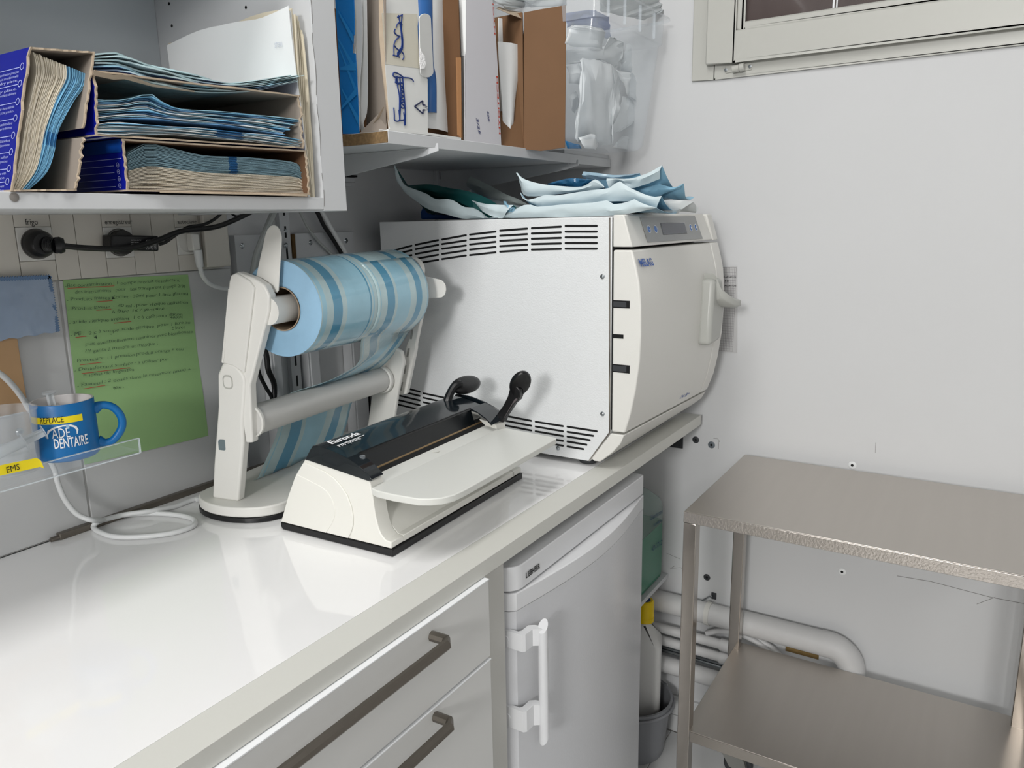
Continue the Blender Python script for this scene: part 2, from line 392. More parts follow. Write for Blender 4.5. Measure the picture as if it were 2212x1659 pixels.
for k, (zz, sg) in enumerate(((hbz+.004, 1), (ht-.004, 1))):
    rows.append([(hx+r*math.cos(6.2832*j/n), .535+r*math.sin(6.2832*j/n), zz+math.cos(6.2832*j/n)*.009*sg) for j in range(n)])
hm.add(rows[0]+rows[1], [(j, (j+1) % n, (j+1) % n+n, j+n) for j in range(n)]+[tuple(range(n-1, -1, -1)), tuple(range(n, 2*n))])
hd = mk('handle', hm, fr_cap, fr, bevel=.0006); PM[hd.name] = PM[fr.name]
for (ya, yb) in ((1374, 1411), (1543, 1588)):
    za = at(1130, ya, 'y', .5486).z; zb = at(1130, yb, 'y', .5486).z
    po = [(fx0-.0018, .592), (fx0-.0014, .5510), (fx0+.0030, .5475), (hx-.012, .5462), (hx-.008, .5405), (hx-.004, .534)]
    pi = [(fx0+.0050, .593), (fx0+.0055, .5620), (fx0+.0100, .5590), (hx-.005, .5580), (hx+.001, .5500), (hx+.003, .538)]
    g_ = MB().grid([[(x, y, zb) for x, y in po], [(x, y, zb) for x, y in pi]], th=(0, 0, za-zb))
    bk = mk('handle_bracket', g_, fr_cap, fr, smooth=False); PM[bk.name] = PM[fr.name]
    c = at(1100, (ya+yb)/2+2, 'x', fx0+.003); mk('cover_cap', MB().lathe([(0, .0012), (.005, .0012), (.0055, 0)], (fx0-.0016, .580, (za+zb)/2), (-1, 0, 0), 16), fr_cap, bk)
tb = MB(); a = at(1136, 1249, 'y', .5655); b = at(1166, 1226.5, 'y', .5655)
text_on(tb, 'LIEBHERR', a, b, (0, 0, .0088), bold=.03, lift=.0006); mk('lettering', tb, black_txt, fr, smooth=False)
for x in (fx0+.05, fx1-.05): mk('foot', MB().lathe([(0, 0), (.018, 0), (.018, .03)], (x, .66, .0), (0, 0, 1), 16), black_m, fr)

# ---------------------------------------------------------------- autoclave
AX0, AX1 = 1.242, 1.662
au = root('autoclave', (1.45, .82, ZT), 'large white steam autoclave with louvred side and grey handle on the worktop', 'autoclave')
def ap(px, py): q = at(px, py, 'x', AX0); return (q.y, q.z)
def c6(x, y): return (780+x/2.4395, 340+y/2.4395)
ztop = 1.3425
side = [(.5762, ztop), (1.110, 1.3405), (1.110, .892), (.6176, .8925), (.5755, .9545)]
cs = mk('casing', MB().prism([(AX0, y, z) for y, z in side], (AX1-AX0, 0, 0)), auto_m, au, bevel=.0012)
PM[cs.name] = PM[au.name]
mk('casing_flange', MB().prism([(AX0-.0006, .5792, ztop-.002), (AX0-.0006, .5822, ztop-.002), (AX0-.0006, .5785, .9545), (AX0-.0006, .6205, .8935), (AX0-.0006, .6176, .8935), (AX0-.0006, .5755, .9545)], (.0004, 0, 0)), steel_leg, cs)
# louvre slots
cols = [([1078, 1242], [(361, 361), (391, 391), (421, 421), (451, 451), (481, 481)]),
        ([900, 1053], [(373, 365), (401, 395), (429, 424), (457, 453), (486, 482)]),
        ([733, 875], [(386, 375), (413, 404), (440, 432), (468, 460), (497, 488)]),
        ([574, 709], [(407, 391), (432, 418), (459, 445), (486, 472), (515, 500)]),
        ([427, 553], [(433, 410), (457, 438), (482, 464), (509, 490), (536, 517)]),
        ([287, 407], [(461, 436), (484, 461), (509, 487), (535, 513), (559, 540)]),
        ([153, 267], [(496, 465), (517, 489), (539, 515), (561, 541), (586, 568)]),
        # lower louvre
        ([1088, 1242], [(1419, 1443)]), ([1088, 1223], [(1446, 1467)]), ([1088, 1205], [(1471, 1490)]), ([1088, 1188], [(1497, 1514)]), ([1088, 1171], [(1523, 1537)]),
        ([920, 1064], [(1393, 1416), (1418, 1443), (1443, 1468), (1469, 1494), (1494, 1519)]),
        ([760, 897], [(1361, 1388), (1387, 1414), (1412, 1439), (1437, 1464), (1462, 1489)]),
        ([610, 742], [(1331, 1358), (1357, 1383), (1382, 1408), (1407, 1433), (1432, 1459)]),
        ([466, 590], [(1300, 1327), (1325, 1352), (1350, 1377), (1375, 1402), (1400, 1427)]),
        ([329, 448], [(1243, 1268), (1266, 1293), (1290, 1317), (1314, 1341), (1337, 1365)]),
        ([195, 310], [(1204, 1235), (1228, 1257), (1253, 1281), (1278, 1306), (1302, 1330)])]
for (xs, rr) in cols:
    for (ya, yb) in rr:
        a = Vector((AX0-.0005,)+ap(*c6(xs[0], ya))); b = Vector((AX0-.0005,)+ap(*c6(xs[1], yb))); t = (b-a).normalized(); nn = Vector((1, 0, 0)).cross(t)*.0019; pl = []
        for k in range(7): an = math.radians(-90+30*k); pl.append(b+nn*(-math.sin(an))*-1+t*.0019*math.cos(an))
        for k in range(7): an = math.radians(90+30*k); pl.append(a+nn*math.sin(an)+t*.0019*math.cos(an))
        mk('vent_slot', MB().prism(pl, (.0004, 0, 0)), void_m, cs, smooth=False)
for q in ((1272, 628), (1272, 1352), (1038, 1532)):
    y, z = ap(*c6(*q)); mk('screw', MB().lathe([(0, .0025), (.002, .0025), (.0042, .001), (.0045, 0)], (AX0, y, z), (-1, 0, 0), 14), chrome, au)
# control head
ctl = [(.5745, 1.3455), (.5545, 1.3455), (.5376, 1.2905), (.5745, 1.2905)]
tl = lambda x: -.018*(x-AX0)/(AX1-AX0)
def skew(mb):
    for p in mb.v: p.y += tl(p.x)*max(0, min(1, (.58-p.y)/.04))
    return mb
ch = mk('control_head', skew(MB().prism([(AX0, y, z) for y, z in ctl], (AX1-AX0-.035, 0, 0))), auto_p, au, bevel=.0022)
PM[ch.name] = PM[au.name]
mk('head_corner', MB().prism([(AX1-.0335, y+tl(AX1), z-.001) for y, z in ctl], (.033, 0, 0)), auto_p, au, bevel=.003)
# slanted panel face: coordinates (s across, t up)
A0 = Vector((AX0, .5376, 1.2905)); U = (Vector((AX1, .5376-.018, 1.2905))-A0).normalized(); T = (Vector((AX0, .5545, 1.3455))-A0).normalized(); Nn = U.cross(T).normalized()
def hp(px, py, lift=0):
    d = ray(px, py); t = (A0-CAM).dot(Nn)/d.dot(Nn); return CAM+d*t+Nn*lift
def c3(x, y): return (1300+x/2.909, 440+y/2.911)
def pface(name, pts, m, par, lift, th=.0006):
    q = [hp(*c3(*p), lift) for p in pts]; return mk(name, MB().prism(q, Nn*th), m, par)
pn = pface('control_panel', [(240, 85), (582, 78), (632, 220), (288, 244)], panel_m, ch, .0004); PM[pn.name] = PM[au.name]
pface('display', [(366, 126), (514, 121), (530, 185), (383, 196)], lcd_m, ch, .0012)
pface('display_frame', [(361, 122), (518, 117), (535, 189), (380, 200)], white_txt, ch, .0008, .0002)
for i, c in enumerate(((293, 162), (335, 161), (556, 152), (588, 150))):
    o = hp(*c3(*c), .0011); bt = MB(); bt.lathe([(0, .0008), (.0052 if i < 2 else .0046, .0008), (.006, 0)], o, Nn, 18); mk('button', bt, blue_btn, ch)
    t2 = MB(); t2.lathe([(.0062, .0003), (.0074, .0003)], o, Nn, 18)
    s = ('-', '+', 'I', 'I')[i]; text_on(t2, s, o-U*.0028-T*.002, o+U*.0028-T*.002, T*.004, lift=.0012); mk('button_ring', t2, white_txt, ch, smooth=False)
# door (curved profile), hinge side strip, recess
dp = [(.5735, 1.2855), (.5381, 1.2854), (.5302, 1.2563), (.5239, 1.2292), (.5205, 1.1908), (.5195, 1.1379), (.5213, 1.0897), (.528, 1.0372), (.5365, .9952), (.5469, .9572), (.5735, .9562)]
def doorpoly(xa): return [(xa, y, z) for y, z in dp]
dr = mk('door', skew(MB().prism(doorpoly(AX0), (.373, 0, 0))), auto_p, au, bevel=.003, seg=3, ang=25); PM[dr.name] = PM[au.name]
mk('door_side_trim', skew(MB().prism(doorpoly(AX0+.3745), (AX1-AX0-.3745, 0, 0))), auto_p, au, bevel=.003, seg=3, ang=25)
cn = [(.5755, .9525), (.5487, .9528), (.556, .935), (.570, .918), (.5885, .9015), (.5965, .8950), (.6085, .8945), (.6150, .8990)]
mk('lower_trim', skew(MB().prism([(AX0, y, z) for y, z in cn], (AX1-AX0, 0, 0))), auto_p, au, bevel=.0016, ang=25)
mk('rear_gap', MB().box(AX0+.0015, AX1-.001, .5736, .5768, .96, 1.34), void_m, au)
for (ya, yb, rnd) in ((752, 792, 0), (930, 951, 1), (1088, 1130, 0)):
    y0, z0 = ap(*c6(1323, yb)); y1, z1 = ap(*c6(1416 if not rnd else 1383, ya)); zt_ = ap(*c6(1323, ya))[1]
    s = MB().box(AX0-.0006, AX0-.0002, y1, .5738, z0, zt_)
    mk('hinge_slot', s, void_m, dr, smooth=False)
    if not rnd: mk('hinge_plate', MB().box(AX0-.0012, AX0-.0007, y1+.006, .572, z0+.002, zt_-.002), rubber, dr)
lt = MB(); a = at(1384, 576, 'y', .5265); b = at(1412, 573, 'y', .525)
text_on(lt, 'MELAG', a, b, Vector((0, .006, .0125)), bold=.03, lift=.001)
mk('lettering', lt, blue_ink, dr, smooth=False); lt = MB(); a = at(1435, 874, 'y', .538); b = at(1487, 853, 'y', .532); text_on(lt, 'Vacuklav 24 B+', a, b, Vector((0, -.0028, .0075)), shear=.35, lift=.0012)
mk('lettering', lt, blue_ink, dr, smooth=False)
# grey door handle
HX = [(-.052, 1.2155), (-.012, 1.214), (.014, 1.185), (.024, 1.172), (.062, 1.170), (.064, 1.150), (.03, 1.147), (.022, 1.13), (.012, 1.10), (.004, 1.082), (-.052, 1.081), (-.056, 1.10)]
hx0 = 1.534
hpoly = []
hm = MB()
prof = [(hx0-.002, 1.2155), (hx0+.054, 1.214), (hx0+.064, 1.19), (hx0+.074, 1.155), (hx0+.068, 1.12), (hx0+.054, 1.084), (hx0-.012, 1.080), (hx0-.012, 1.12)]
hdl = mk('handle', MB().prism([(x, .484, z) for x, z in prof], (0, .030, 0)), mat('handle_grey', (176, 177, 172), .35), dr, bevel=.009, seg=4)
gr = [(hx0+.012, 1.212, .494), (hx0+.018, 1.186, .484), (hx0+.036, 1.172, .472), (hx0+.058, 1.163, .464), (hx0+.086, 1.160, .462)]
g2 = MB(); rows = []
for (x, z, y), hh in zip(gr, (.014, .014, .013, .010, .009)): rows.append([(x, y, z-hh), (x, y-.010, z-hh*.6), (x, y-.010, z+hh*.6), (x, y, z+hh), (x, y+.022, z+hh), (x, y+.022, z-hh), (x, y, z-hh)])
g2.grid(rows); g2.add(rows[-1][:6], [(0, 1, 2, 3, 4, 5)])
mk('handle_grip', g2, mat('handle_grey', (176, 177, 172), .35), dr, bevel=.002, ang=60)
for (x, y) in ((AX0+.03, .635), (AX1-.04, .635), (AX0+.03, 1.08), (AX1-.04, 1.08)):
    mk('foot', MB().lathe([(0, 0), (.016, 0), (.019, .004), (.013, .016), (0, .016)], (x, y, ZT), (0, 0, 1), 20), rubber, au)
# ---------------------------------------------------------------- heat sealer
S = Frame((.7526, .6811, .8812), 2.308)
sl = root('heat_sealer', tuple(S.P(.17, .10, 0)), 'white pouch heat sealer with smoked cover and black levers on the worktop', 'sealer', rz=S.deg)
SL = .372
def sp(pts, u): return [S.P(u, v, z) for v, z in pts]
def sprism(pts, u0, u1): return MB().prism(sp(pts, u0), S.u*(u1-u0))
# side cheeks: full profile at both ends
cheek = [(.0013, .0115), (.0013, .0215), (.0115, .0225), (.019, .030), (.0235, .040), (.027, .055), (.0290, .070), (.0300, .085), (.0335, .1045), (.0363, .1065), (.09, .1135), (.150, .1205), (.1555, .1200), (.1650, .108), (.1765, .0935), (.1950, .0586), (.208, .028), (.2156, .0115)]
for n_, (u0, u1) in (('left_cheek', (0, .028)), ('right_cheek', (SL-.031, SL))):
    o = mk(n_, sprism(cheek, u0, u1), seal_w, sl, bevel=.0014, ang=25); PM[o.name] = PM[sl.name]
    if u0 == 0: lc = o
body = [(.0013, .0115), (.0013, .0215), (.0115, .0225), (.019, .030), (.0300, .045), (.052, .058), (.060, .070), (.0615, .088), (.0740, .098), (.150, .102), (.1650, .100), (.1765, .0935), (.1950, .0586), (.208, .028), (.2156, .0115)]
mk('body', sprism(body, .0282, SL-.0242), seal_w, sl, bevel=.0010, ang=25)
# raised round cover plates on the visible cheek
def arcplate(pts, th): return MB().prism([S.P(0, v, z) for v, z in pts], S.u*(-th))
pl1 = [(.213, .0135), (.0795, .0125), (.0735, .022), (.0685, .034), (.0672, .048), (.0690, .062), (.0755, .078), (.086, .091), (.099, .101), (.116, .108), (.1545, .1165), (.164, .107), (.175, .0925), (.1935, .058), (.207, .027)]
mk('side_cover', arcplate(pl1, .0022), seal_w, lc, bevel=.0008, ang=25)
pl2 = [(.2125, .0135), (.1215, .013), (.108, .030), (.1015, .042), (.1000, .055), (.1040, .068), (.113, .0785), (.125, .0845), (.172, .0955), (.1765, .089), (.193, .0575), (.2065, .027)]
mk('side_panel', arcplate(pl2, .0030), seal_w, lc, bevel=.0005, ang=25)
ft = [(-.001, 0), (-.0012, .0105), (.216, .0112), (.2165, .004), (.213, 0)]
mk('base_strip', sprism(ft, -.001, SL+.001), black_m, sl, bevel=.0012)
# smoked cover: outer shell, end panes, inner deck
cov = [(.0286, .1100), (.0400, .1200), (.0551, .1285), (.0720, .1350), (.089, .1392), (.1113, .1440), (.1300, .1450), (.1363, .1440), (.1420, .1370), (.1530, .1215)]
cov_in = [(v+(.0014 if v < .1 else -.0014), z-.0016) for v, z in cov]
def shell(a, b, u0, u1): return MB().prism(sp(a+b[::-1], u0), S.u*(u1-u0))
cv = mk('cover', shell(cov[3:], cov_in[3:], -.001, SL-.02), smoke, sl, ang=30); PM[cv.name] = PM[sl.name]
mk('end_pane', sprism([(.0286, .1080)]+cov+[(.1530, .1210), (.0363, .1065)], -.0012, .0002), smoke_p, cv, bevel=.0004, ang=30)
mk('end_pane', sprism([(.0286, .1080)]+cov+[(.1530, .1210), (.0363, .1065)], SL-.003, SL+.0005), smoke, cv, bevel=.0004, ang=30)
mk('cover_cheek', shell(cov[:4], cov_in[:4], -.001, .024), smoke, cv, ang=30)
mk('cover_cheek', shell(cov[:4], cov_in[:4], SL-.052, SL-.004), smoke, cv, ang=30)
mk('rim', shell([(a, b+.0004) for a, b in cov[3:4]]+[(.0735, .1358)], [(.0735, .1335), (.0710, .1325)], .024, SL-.052), black_m, cv)
mk('inner_deck', sprism([(.0630, .1060), (.0675, .1145), (.0730, .1325), (.1400, .1350), (.1500, .1220), (.1500, .1040), (.0760, .0990)], .026, SL-.050), smoke2, sl, ang=30)
mk('mechanism', sprism([(.10, .1035), (.10, .128), (.118, .130), (.130, .127), (.130, .1035)], .008, .022), smoke2, sl, bevel=.002)
mk('lock_pin', MB().lathe([(0, .012), (.0042, .012), (.0045, 0)], S.P(.020, .0620, .1215), (0, 0, 1), 14), clearpp, sl)
# seal bar and slot
mk('slot', sprism([(.0560, .0965), (.0560, .1010), (.0705, .1120), (.0760, .1090), (.0760, .0985)], .028, SL-.024), void_m, sl)
mk('seal_bar', sprism([(.0622, .1040), (.0618, .1062), (.0640, .1078), (.0650, .1060)], .029, SL-.032), mat('brass_strip', (134, 112, 80), .35, .6), sl)
ck = MB()
for i in range(24): u = .036+i*.0128; ck.prism(sp([(.0540, .0975), (.0540, .0995), (.0585, .1030), (.0590, .1005)], u), S.u*.0022)
o = mk('roller_teeth', ck, void_m, sl); o['kind'] = 'stuff'
# tray
TW = .0935
tr = []
tz0 = .0975; tz1 = .0925
def tzz(v): return tz1+(tz0-tz1)*(v+.083)/.14
lay = [(.004, .0500), (SL-.0315, .0500), (SL-.0315, .028), (SL-.016, .022), (SL-.020, -.079), (SL-.024, -.083), (.062, -.083), (.040, -.081), (.022, -.074), (.010, -.062), (.002, -.048), (-.0035, -.010), (-.004, .020), (.0, .0300)]
mb = MB(); top = [S.P(u, v, tzz(v)) for u, v in lay]; mb.prism(top, (0, 0, -.0105))
ty = mk('tray', mb, tray_m, sl, bevel=.0016, seg=3); PM[ty.name] = PM[sl.name]
mk('tray_ridge', MB().prism([S.P(.010, .0300, tzz(.03)), S.P(.010, .0525, tzz(.05)+.0030), S.P(.010, .0560, tzz(.05)+.0034), S.P(.010, .0560, .088), S.P(.010, .03, .088)], S.u*(SL-.036)), tray_m, sl, bevel=.0005)
mk('mark', MB().lathe([(.0035, .0002), (.0050, .0005), (.0058, .0002)], S.P(.175, .046, tzz(.046)+.0022), (0, 0, 1), 18), seal_w, ty)
# levers
def lever_frame(name, pts, rad, par):
    return mk(name, MB().tube(spline(pts, 16), [rad*(1-.2*math.sin(3.14*i/15)) for i in range(16)], 10), black_m, par)
l1 = mk('lever', MB().tube(spline([S.P(.318, .125, .128), S.P(.326, .122, .150), S.P(.338, .118, .166), S.P(.352, .112, .170)], 12), [.008, .008, .008, .0078, .0075, .0072, .0072, .0075, .008, .008, .008, .007], 10), black_m, sl); PM[l1.name] = PM[sl.name]
pc = S.P(.380, .120, .162); axn = (S.u*-.16+S.v*-.52+Vector((0, 0, .84))).normalized(); e1 = S.u*.95+Vector((0, 0, -.20)); e1 = (e1-axn*e1.dot(axn)).normalized(); e2 = axn.cross(e1)
def knob(c, n, ea, eb, ra, rb, th, dish=.4):
    mb = MB(); N = 24; rings = [(.0, th*.55), (.55, th*.52), (.85, th*.38), (1.0, th*.05), (1.0, -th*.25), (.9, -th*.45), (.8, -th*.35), (0, -th*dish)]
    for k, h in rings: mb.v += [Vector(c)+Vector(n)*h+Vector(ea)*ra*k*math.cos(6.2832*j/N)+Vector(eb)*rb*k*math.sin(6.2832*j/N) for j in range(N)]
    for i in range(len(rings)-1):
        for j in range(N): mb.f.append((i*N+j, i*N+(j+1) % N, (i+1)*N+(j+1) % N, (i+1)*N+j)); mb.m.append(0)
    return mb
mk('lever_knob', knob(pc, axn, e1, e2, .036, .019, .015), black_m, l1, ang=60)
l2 = mk('lever', MB().prism([S.P(.352, v, z) for v, z in ((.043, .108), (.038, .120), (.0245, .138), (.0150, .155), (.0105, .170), (.000, .178), (-.011, .170), (-.010, .158), (-.007, .151), (.002, .143), (.0215, .116), (.025, .106))], S.u*.015), black_m, sl, bevel=.0022); PM[l2.name] = PM[sl.name]
mk('lever_groove', MB().prism([S.P(.3510, v, z) for v, z in ((.0255, .111), (.0000, .1520), (-.0045, .1545), (-.0055, .1515), (.0045, .1425), (.0225, .1155))], S.u*.002), mat('lever_gloss', (92, 86, 88), .18), l2, bevel=.0004)
n2 = (S.u*-.62+S.v*-.66+Vector((0, 0, -.28))).normalized(); e1 = (Vector((0, 0, 1))*.86+S.v*-.42); e1 = (e1-n2*e1.dot(n2)).normalized()
mk('lever_knob', knob(S.P(.360, -.0065, .180), n2, e1, n2.cross(e1), .0245, .0185, -.015, .15), black_m, l2, ang=60)
tb = MB()
def cvp(px, py):
    # point of the cover skin under a picture point: plane of the upper front facet
    a, b = cov[4], cov[5]; o = S.P(0, a[0], a[1]); t = (S.v*(b[0]-a[0])+Vector((0, 0, b[1]-a[1]))).normalized(); n = S.u.cross(t).normalized()
    d = ray(px, py); k = (o-CAM).dot(n)/d.dot(n); return CAM+d*k, t, n
a, t, n = cvp(717, 960.5); b, _, _ = cvp(780, 938.5); text_on(tb, 'Euronda', a, b, t*.0105, bold=.03, lift=.0009)
a2, _, _ = cvp(729, 963.5); b2, _, _ = cvp(786, 940.5); tb.prism([a2+n*.0009, b2+n*.0009, b2-t*.0012+n*.0009, a2-t*.0012+n*.0009], n*.0002)
mk('lettering', tb, white_txt, cv, smooth=False)
tb = MB(); a, _, _ = cvp(734.5, 965.5+1); b, _, _ = cvp(780, 948+1); text_on(tb, 'Pro System', a, b, t*.0068, lift=.0009, bold=.01); mk('lettering', tb, white_txt, cv, smooth=False)

# ---------------------------------------------------------------- reel dispenser
F = Frame((.75, .99, .8812), 9.2); FL = .382
dsp = root('reel_dispenser', tuple(F.P(.19, .01, 0)), 'white two-armed reel dispenser with crossbar standing behind the sealer', 'dispenser', rz=F.deg)
def basep(o=0):
    P = []
    for k in range(13):
        t = math.pi*(k/12)-math.pi/2; P.append((-.030-o+.055-(.055)*math.cos(t), .024-(.086+o)*math.sin(-t)*-1*-1))
    P = [(.025-(.055+o)*math.cos(math.pi*(k/12)-math.pi/2), .020+(.084+o)*math.sin(math.pi*(k/12)-math.pi/2)) for k in range(13)]
    Q = [(FL-.005+(.055+o)*math.cos(math.pi*(k/12)-math.pi/2), .020-(.084+o)*math.sin(math.pi*(k/12)-math.pi/2)) for k in range(13)]
    return P+Q
mk('base', MB().prism([F.P(u, v, .0085) for u, v in basep()], (0, 0, .0165)), disp_w, dsp, bevel=.0025, seg=3)
mk('rubber_rim', MB().prism([F.P(u, v, .0) for u, v in basep(.001)], (0, 0, .0083)), black_m, dsp, bevel=.001)
def arm(u0, s, nm):
    """s=+1: outer face looks to -u"""
    low = [(.062, .0245), (.008, .0245), (-.014, .125), (-.016, .155), (-.0300, .2250), (-.0265, .236), (-.0150, .2475), (.002, .2530), (.0130, .2500), (.0240, .232), (.0300, .18), (.052, .08)]
    a = mk(nm, MB().prism([F.P(u0, v, z) for v, z in low], F.u*.017), disp_w, dsp, bevel=.004, seg=3, ang=25); PM[a.name] = PM[dsp.name]
    up = [(.004, .235), (-.0165, .376), (-.021, .386), (-.032, .3905), (-.060, .3825), (-.080, .372), (-.088, .357), (-.084, .333), (-.0355, .218), (-.030, .126), (-.0165, .1245), (-.0120, .20)]
    b = mk('upper_arm', MB().prism([F.P(u0+.003*s if s > 0 else u0-.001, v, z) for v, z in up], F.u*.016), disp_w, a, bevel=.003, seg=3, ang=25); PM[b.name] = PM[dsp.name]
    return a, b
la, lb = arm(-.004, 1, 'left_arm')
o_ = -.0042
mk('outer_shell', MB().prism([F.P(-.0050, v, z) for v, z in ((.0095, .2505), (-.0180, .376), (-.0225, .386), (-.032, .3895), (-.0560, .3780), (-.0640, .368), (-.0300, .238), (-.010, .2480))], F.u*.0065), disp_w, lb, bevel=.0018, ang=25)
mk('edge_rib', MB().prism([F.P(-.0052, v, z) for v, z in ((.0125, .2520), (-.0150, .366), (-.0175, .366), (.0090, .2505))], F.u*.004), disp_w, lb, bevel=.0006)
rp = roundrect(-.0035, .0120, .2125, .2305, .006)
mk('release_button', MB().prism([F.P(-.0052, v, z) for v, z in rp], F.u*.003), disp_w, la, bevel=.001)
mk('button_slot', MB().prism([F.P(-.0046, v, z) for v, z in roundrect(-.0055, .0140, .2105, .2325, .007)], F.u*.001), mat('button_gap_grey', (176, 176, 170), .6), la, smooth=False)
mk('hole', MB().prism([F.P(-.0046, v, z) for v, z in roundrect(.0225, .0360, .109, .127, .003, rs=[.006, .001, .003, .001])], F.u*.001), mat('hole_grey', (104, 118, 122), .6), la, smooth=False)
# right arm: lower bracket, slotted link and cup
rl = [(.022, .0245), (-.044, .0245), (-.056, .081), (-.0657, .124), (-.0755, .160), (-.084, .190), (-.080, .212), (-.062, .220), (-.038, .202), (-.010, .170), (-.006, .125), (.008, .06)]
ra = mk('right_arm', MB().prism([F.P(FL-.010, v, z) for v, z in rl], F.u*.010), disp_w, dsp, bevel=.003, seg=3, ang=25); PM[ra.name] = PM[dsp.name]
def q4(x, y): return (820+x/4.15, 540+y/4.15)
uR = FL+.018
ul = [F.at(*q4(*p), 'u', uR) for p in ((405, 435), (322, 850), (322, 880), (240, 1290), (195, 1302), (155, 1290), (240, 850), (300, 700), (345, 440))]
rb = mk('upper_arm', MB().prism([F.P(uR, v, z) for _, v, z in ul], F.u*.012), disp_w, ra, bevel=.0015, ang=25); PM[rb.name] = PM[dsp.name]
for (x, y) in ((255, 920), (226, 1072), (196, 1222), (287, 760)):
    _, v, z = F.at(*q4(x, y), 'u', uR-.0005); t = Vector((v, z))
    mk('ratchet_slot', MB().prism([F.P(uR-.0006, v+a-(b*.25), z+b) for a, b in ((-.0022, -.0088), (.0022, -.0088), (.0022, .0088), (-.0022, .0088))], F.u*.0004), mat('ratchet_grey', (150, 150, 145), .6), rb, smooth=False)
_, v0, z0 = F.at(*q4(315, 175), 'u', uR)
cupm = MB(); cupm.lathe([(.0005, 0), (.0215, 0), (.024, -.002), (.0245, -.018), (.022, -.018), (.0215, -.002)], F.P(uR, v0, z0), F.u, 28)
mk('reel_cup', cupm, disp_w, ra, bevel=.0006)
# crossbar
cz = .1575
t0 = F.P(.012, -.020, cz); t1 = F.P(FL-.022, -.034, .1545)
dT = (t1-t0).normalized()
mk('crossbar', MB().tube([t0, t1], .0240, 36), tube_m, dsp)
mk('crossbar_collar', MB().lathe([(.0245, 0), (.0275, .002), (.0280, .006), (.0275, .010), (.024, .012)], t1-dT*.001, dT, 32), disp_w, dsp)
mk('crossbar_collar', MB().lathe([(.0245, 0), (.0265, .002), (.0265, .006)], t0-dT*.004, dT, 32), disp_w, dsp)
# wings that hold the reel
def wing(nm, pts, u0, uu, th=.0022):
    o = mk(nm, MB().prism([F.P(u0+uu*(z-.34), v, z) for v, z in pts], F.u*th), disp_w, dsp, bevel=.0008); PM[o.name] = PM[dsp.name]; return o
wl = [F.at(*p, 'u', .020)[1:] for p in ((553, 597), (561, 560), (572, 510), (577, 496), (584, 488), (591, 486), (598, 489), (604, 498), (607.5, 511), (607, 530), (601, 628), (598, 632), (588, 630), (570, 615))]
wing('reel_wing', wl, .020, 0)
wl = [F.at(*p, 'u', .016)[1:] for p in ((577, 680), (589, 685), (588, 695), (573, 737), (571, 745), (569, 770), (570, 700))]
wing('reel_wing', wl, .014, 0)
wr = [F.at(*p, 'u', FL-.004)[1:] for p in ((880, 588), (897, 592), (950, 604), (956, 607), (962, 616), (963, 626), (961, 636), (955, 642.5), (950, 643.5), (903, 644.6), (880, 645))]
wing('reel_wing', wr, FL-.004, 0)
mk('spindle', MB().tube([F.P(.004, -.078, .3330), F.P(.06, -.0795, .3330)], .021, 26), disp_w, dsp)

# reel of pouch film, with the web hanging down behind the crossbar
R0c = (-.083, .3335); R1c = (-.083, .3310)
rl_ = root('pouch_reel', tuple(F.P(.19, -.083, .26)), 'big reel of light blue transparent pouch film with darker stripes on the dispenser', 'reel', rz=F.deg)
ru0, ru1 = .030, .338
def rc(u): k = (u-ru0)/(ru1-ru0); return (R0c[0]*(1-k)+R1c[0]*k-.002*k, R0c[1]*(1-k)+R1c[1]*k)
RR = .0732
def rad(u): return RR*(1+.075*max(0, min(1, (u-ru0)/(ru1-ru0))))
bands = [(.0, 2, .003), (.003, 0, .010), (.013, 2, .016), (.029, 1, .022), (.051, 2, .012), (.063, 0, .062), (.125, 1, .004), (.129, 2, .004), (.133, 0, .004), (.137, 2, .016), (.153, 1, .022), (.175, 2, .070), (.245, 1, .018), (.263, 2, .033), (.296, 0, .012)]
def cyl_pt(u, a, r): cv_, cz_ = rc(u); return F.P(u, cv_+math.cos(a)*r, cz_+math.sin(a)*r)
mb = MB(); N = 72; us = [b[0] for b in bands]+[.308]
fm = []
for i, u in enumerate(us): mb.v += [cyl_pt(ru0+u, 6.2832*j/N, rad(ru0+u)) for j in range(N)]
for i in range(len(us)-1):
    for j in range(N): mb.f.append((i*N+j, i*N+(j+1) % N, (i+1)*N+(j+1) % N, (i+1)*N+j)); mb.m.append(bands[i][1])
roll = mk('film_roll', mb, [film_a, film_b, film_c], rl_, ang=50)
PM[roll.name] = PM[rl_.name]
mb = MB(); rings = [RR]+[RR-.0016-k*.0022+(.0008 if k % 2 else 0) for k in range(16)]+[.0335]
for k, r in enumerate(rings): mb.v += [cyl_pt(ru0+(.0012 if k % 2 else .0), 6.2832*j/N, r) for j in range(N)]
for i in range(len(rings)-1):
    for j in range(N): mb.f.append((i*N+j, i*N+(j+1) % N, (i+1)*N+(j+1) % N, (i+1)*N+j)); mb.m.append(0)
mk('roll_edge', mb, film_e, rl_, ang=80)
mb = MB(); rings = [(rad(ru1), ru1), (.0335, ru1)]
for r, u in rings: mb.v += [cyl_pt(u, 6.2832*j/N, r) for j in range(N)]
for j in range(N): mb.f.append((j, (j+1) % N, N+(j+1) % N, N+j)); mb.m.append(0)
mk('roll_edge', mb, film_e, rl_)
mb = MB()
for r, u in ((.0338, ru0-.001), (.0318, ru0-.001), (.0318, ru1-.001), (.0338, ru1-.001)): mb.v += [cyl_pt(u, 6.2832*j/N, r) for j in range(N)]
for i in range(3):
    for j in range(N): mb.f.append((i*N+j, i*N+(j+1) % N, (i+1)*N+(j+1) % N, (i+1)*N+j)); mb.m.append(0)
mk('core', mb, mat('core_board', (146, 128, 108), .7), rl_)
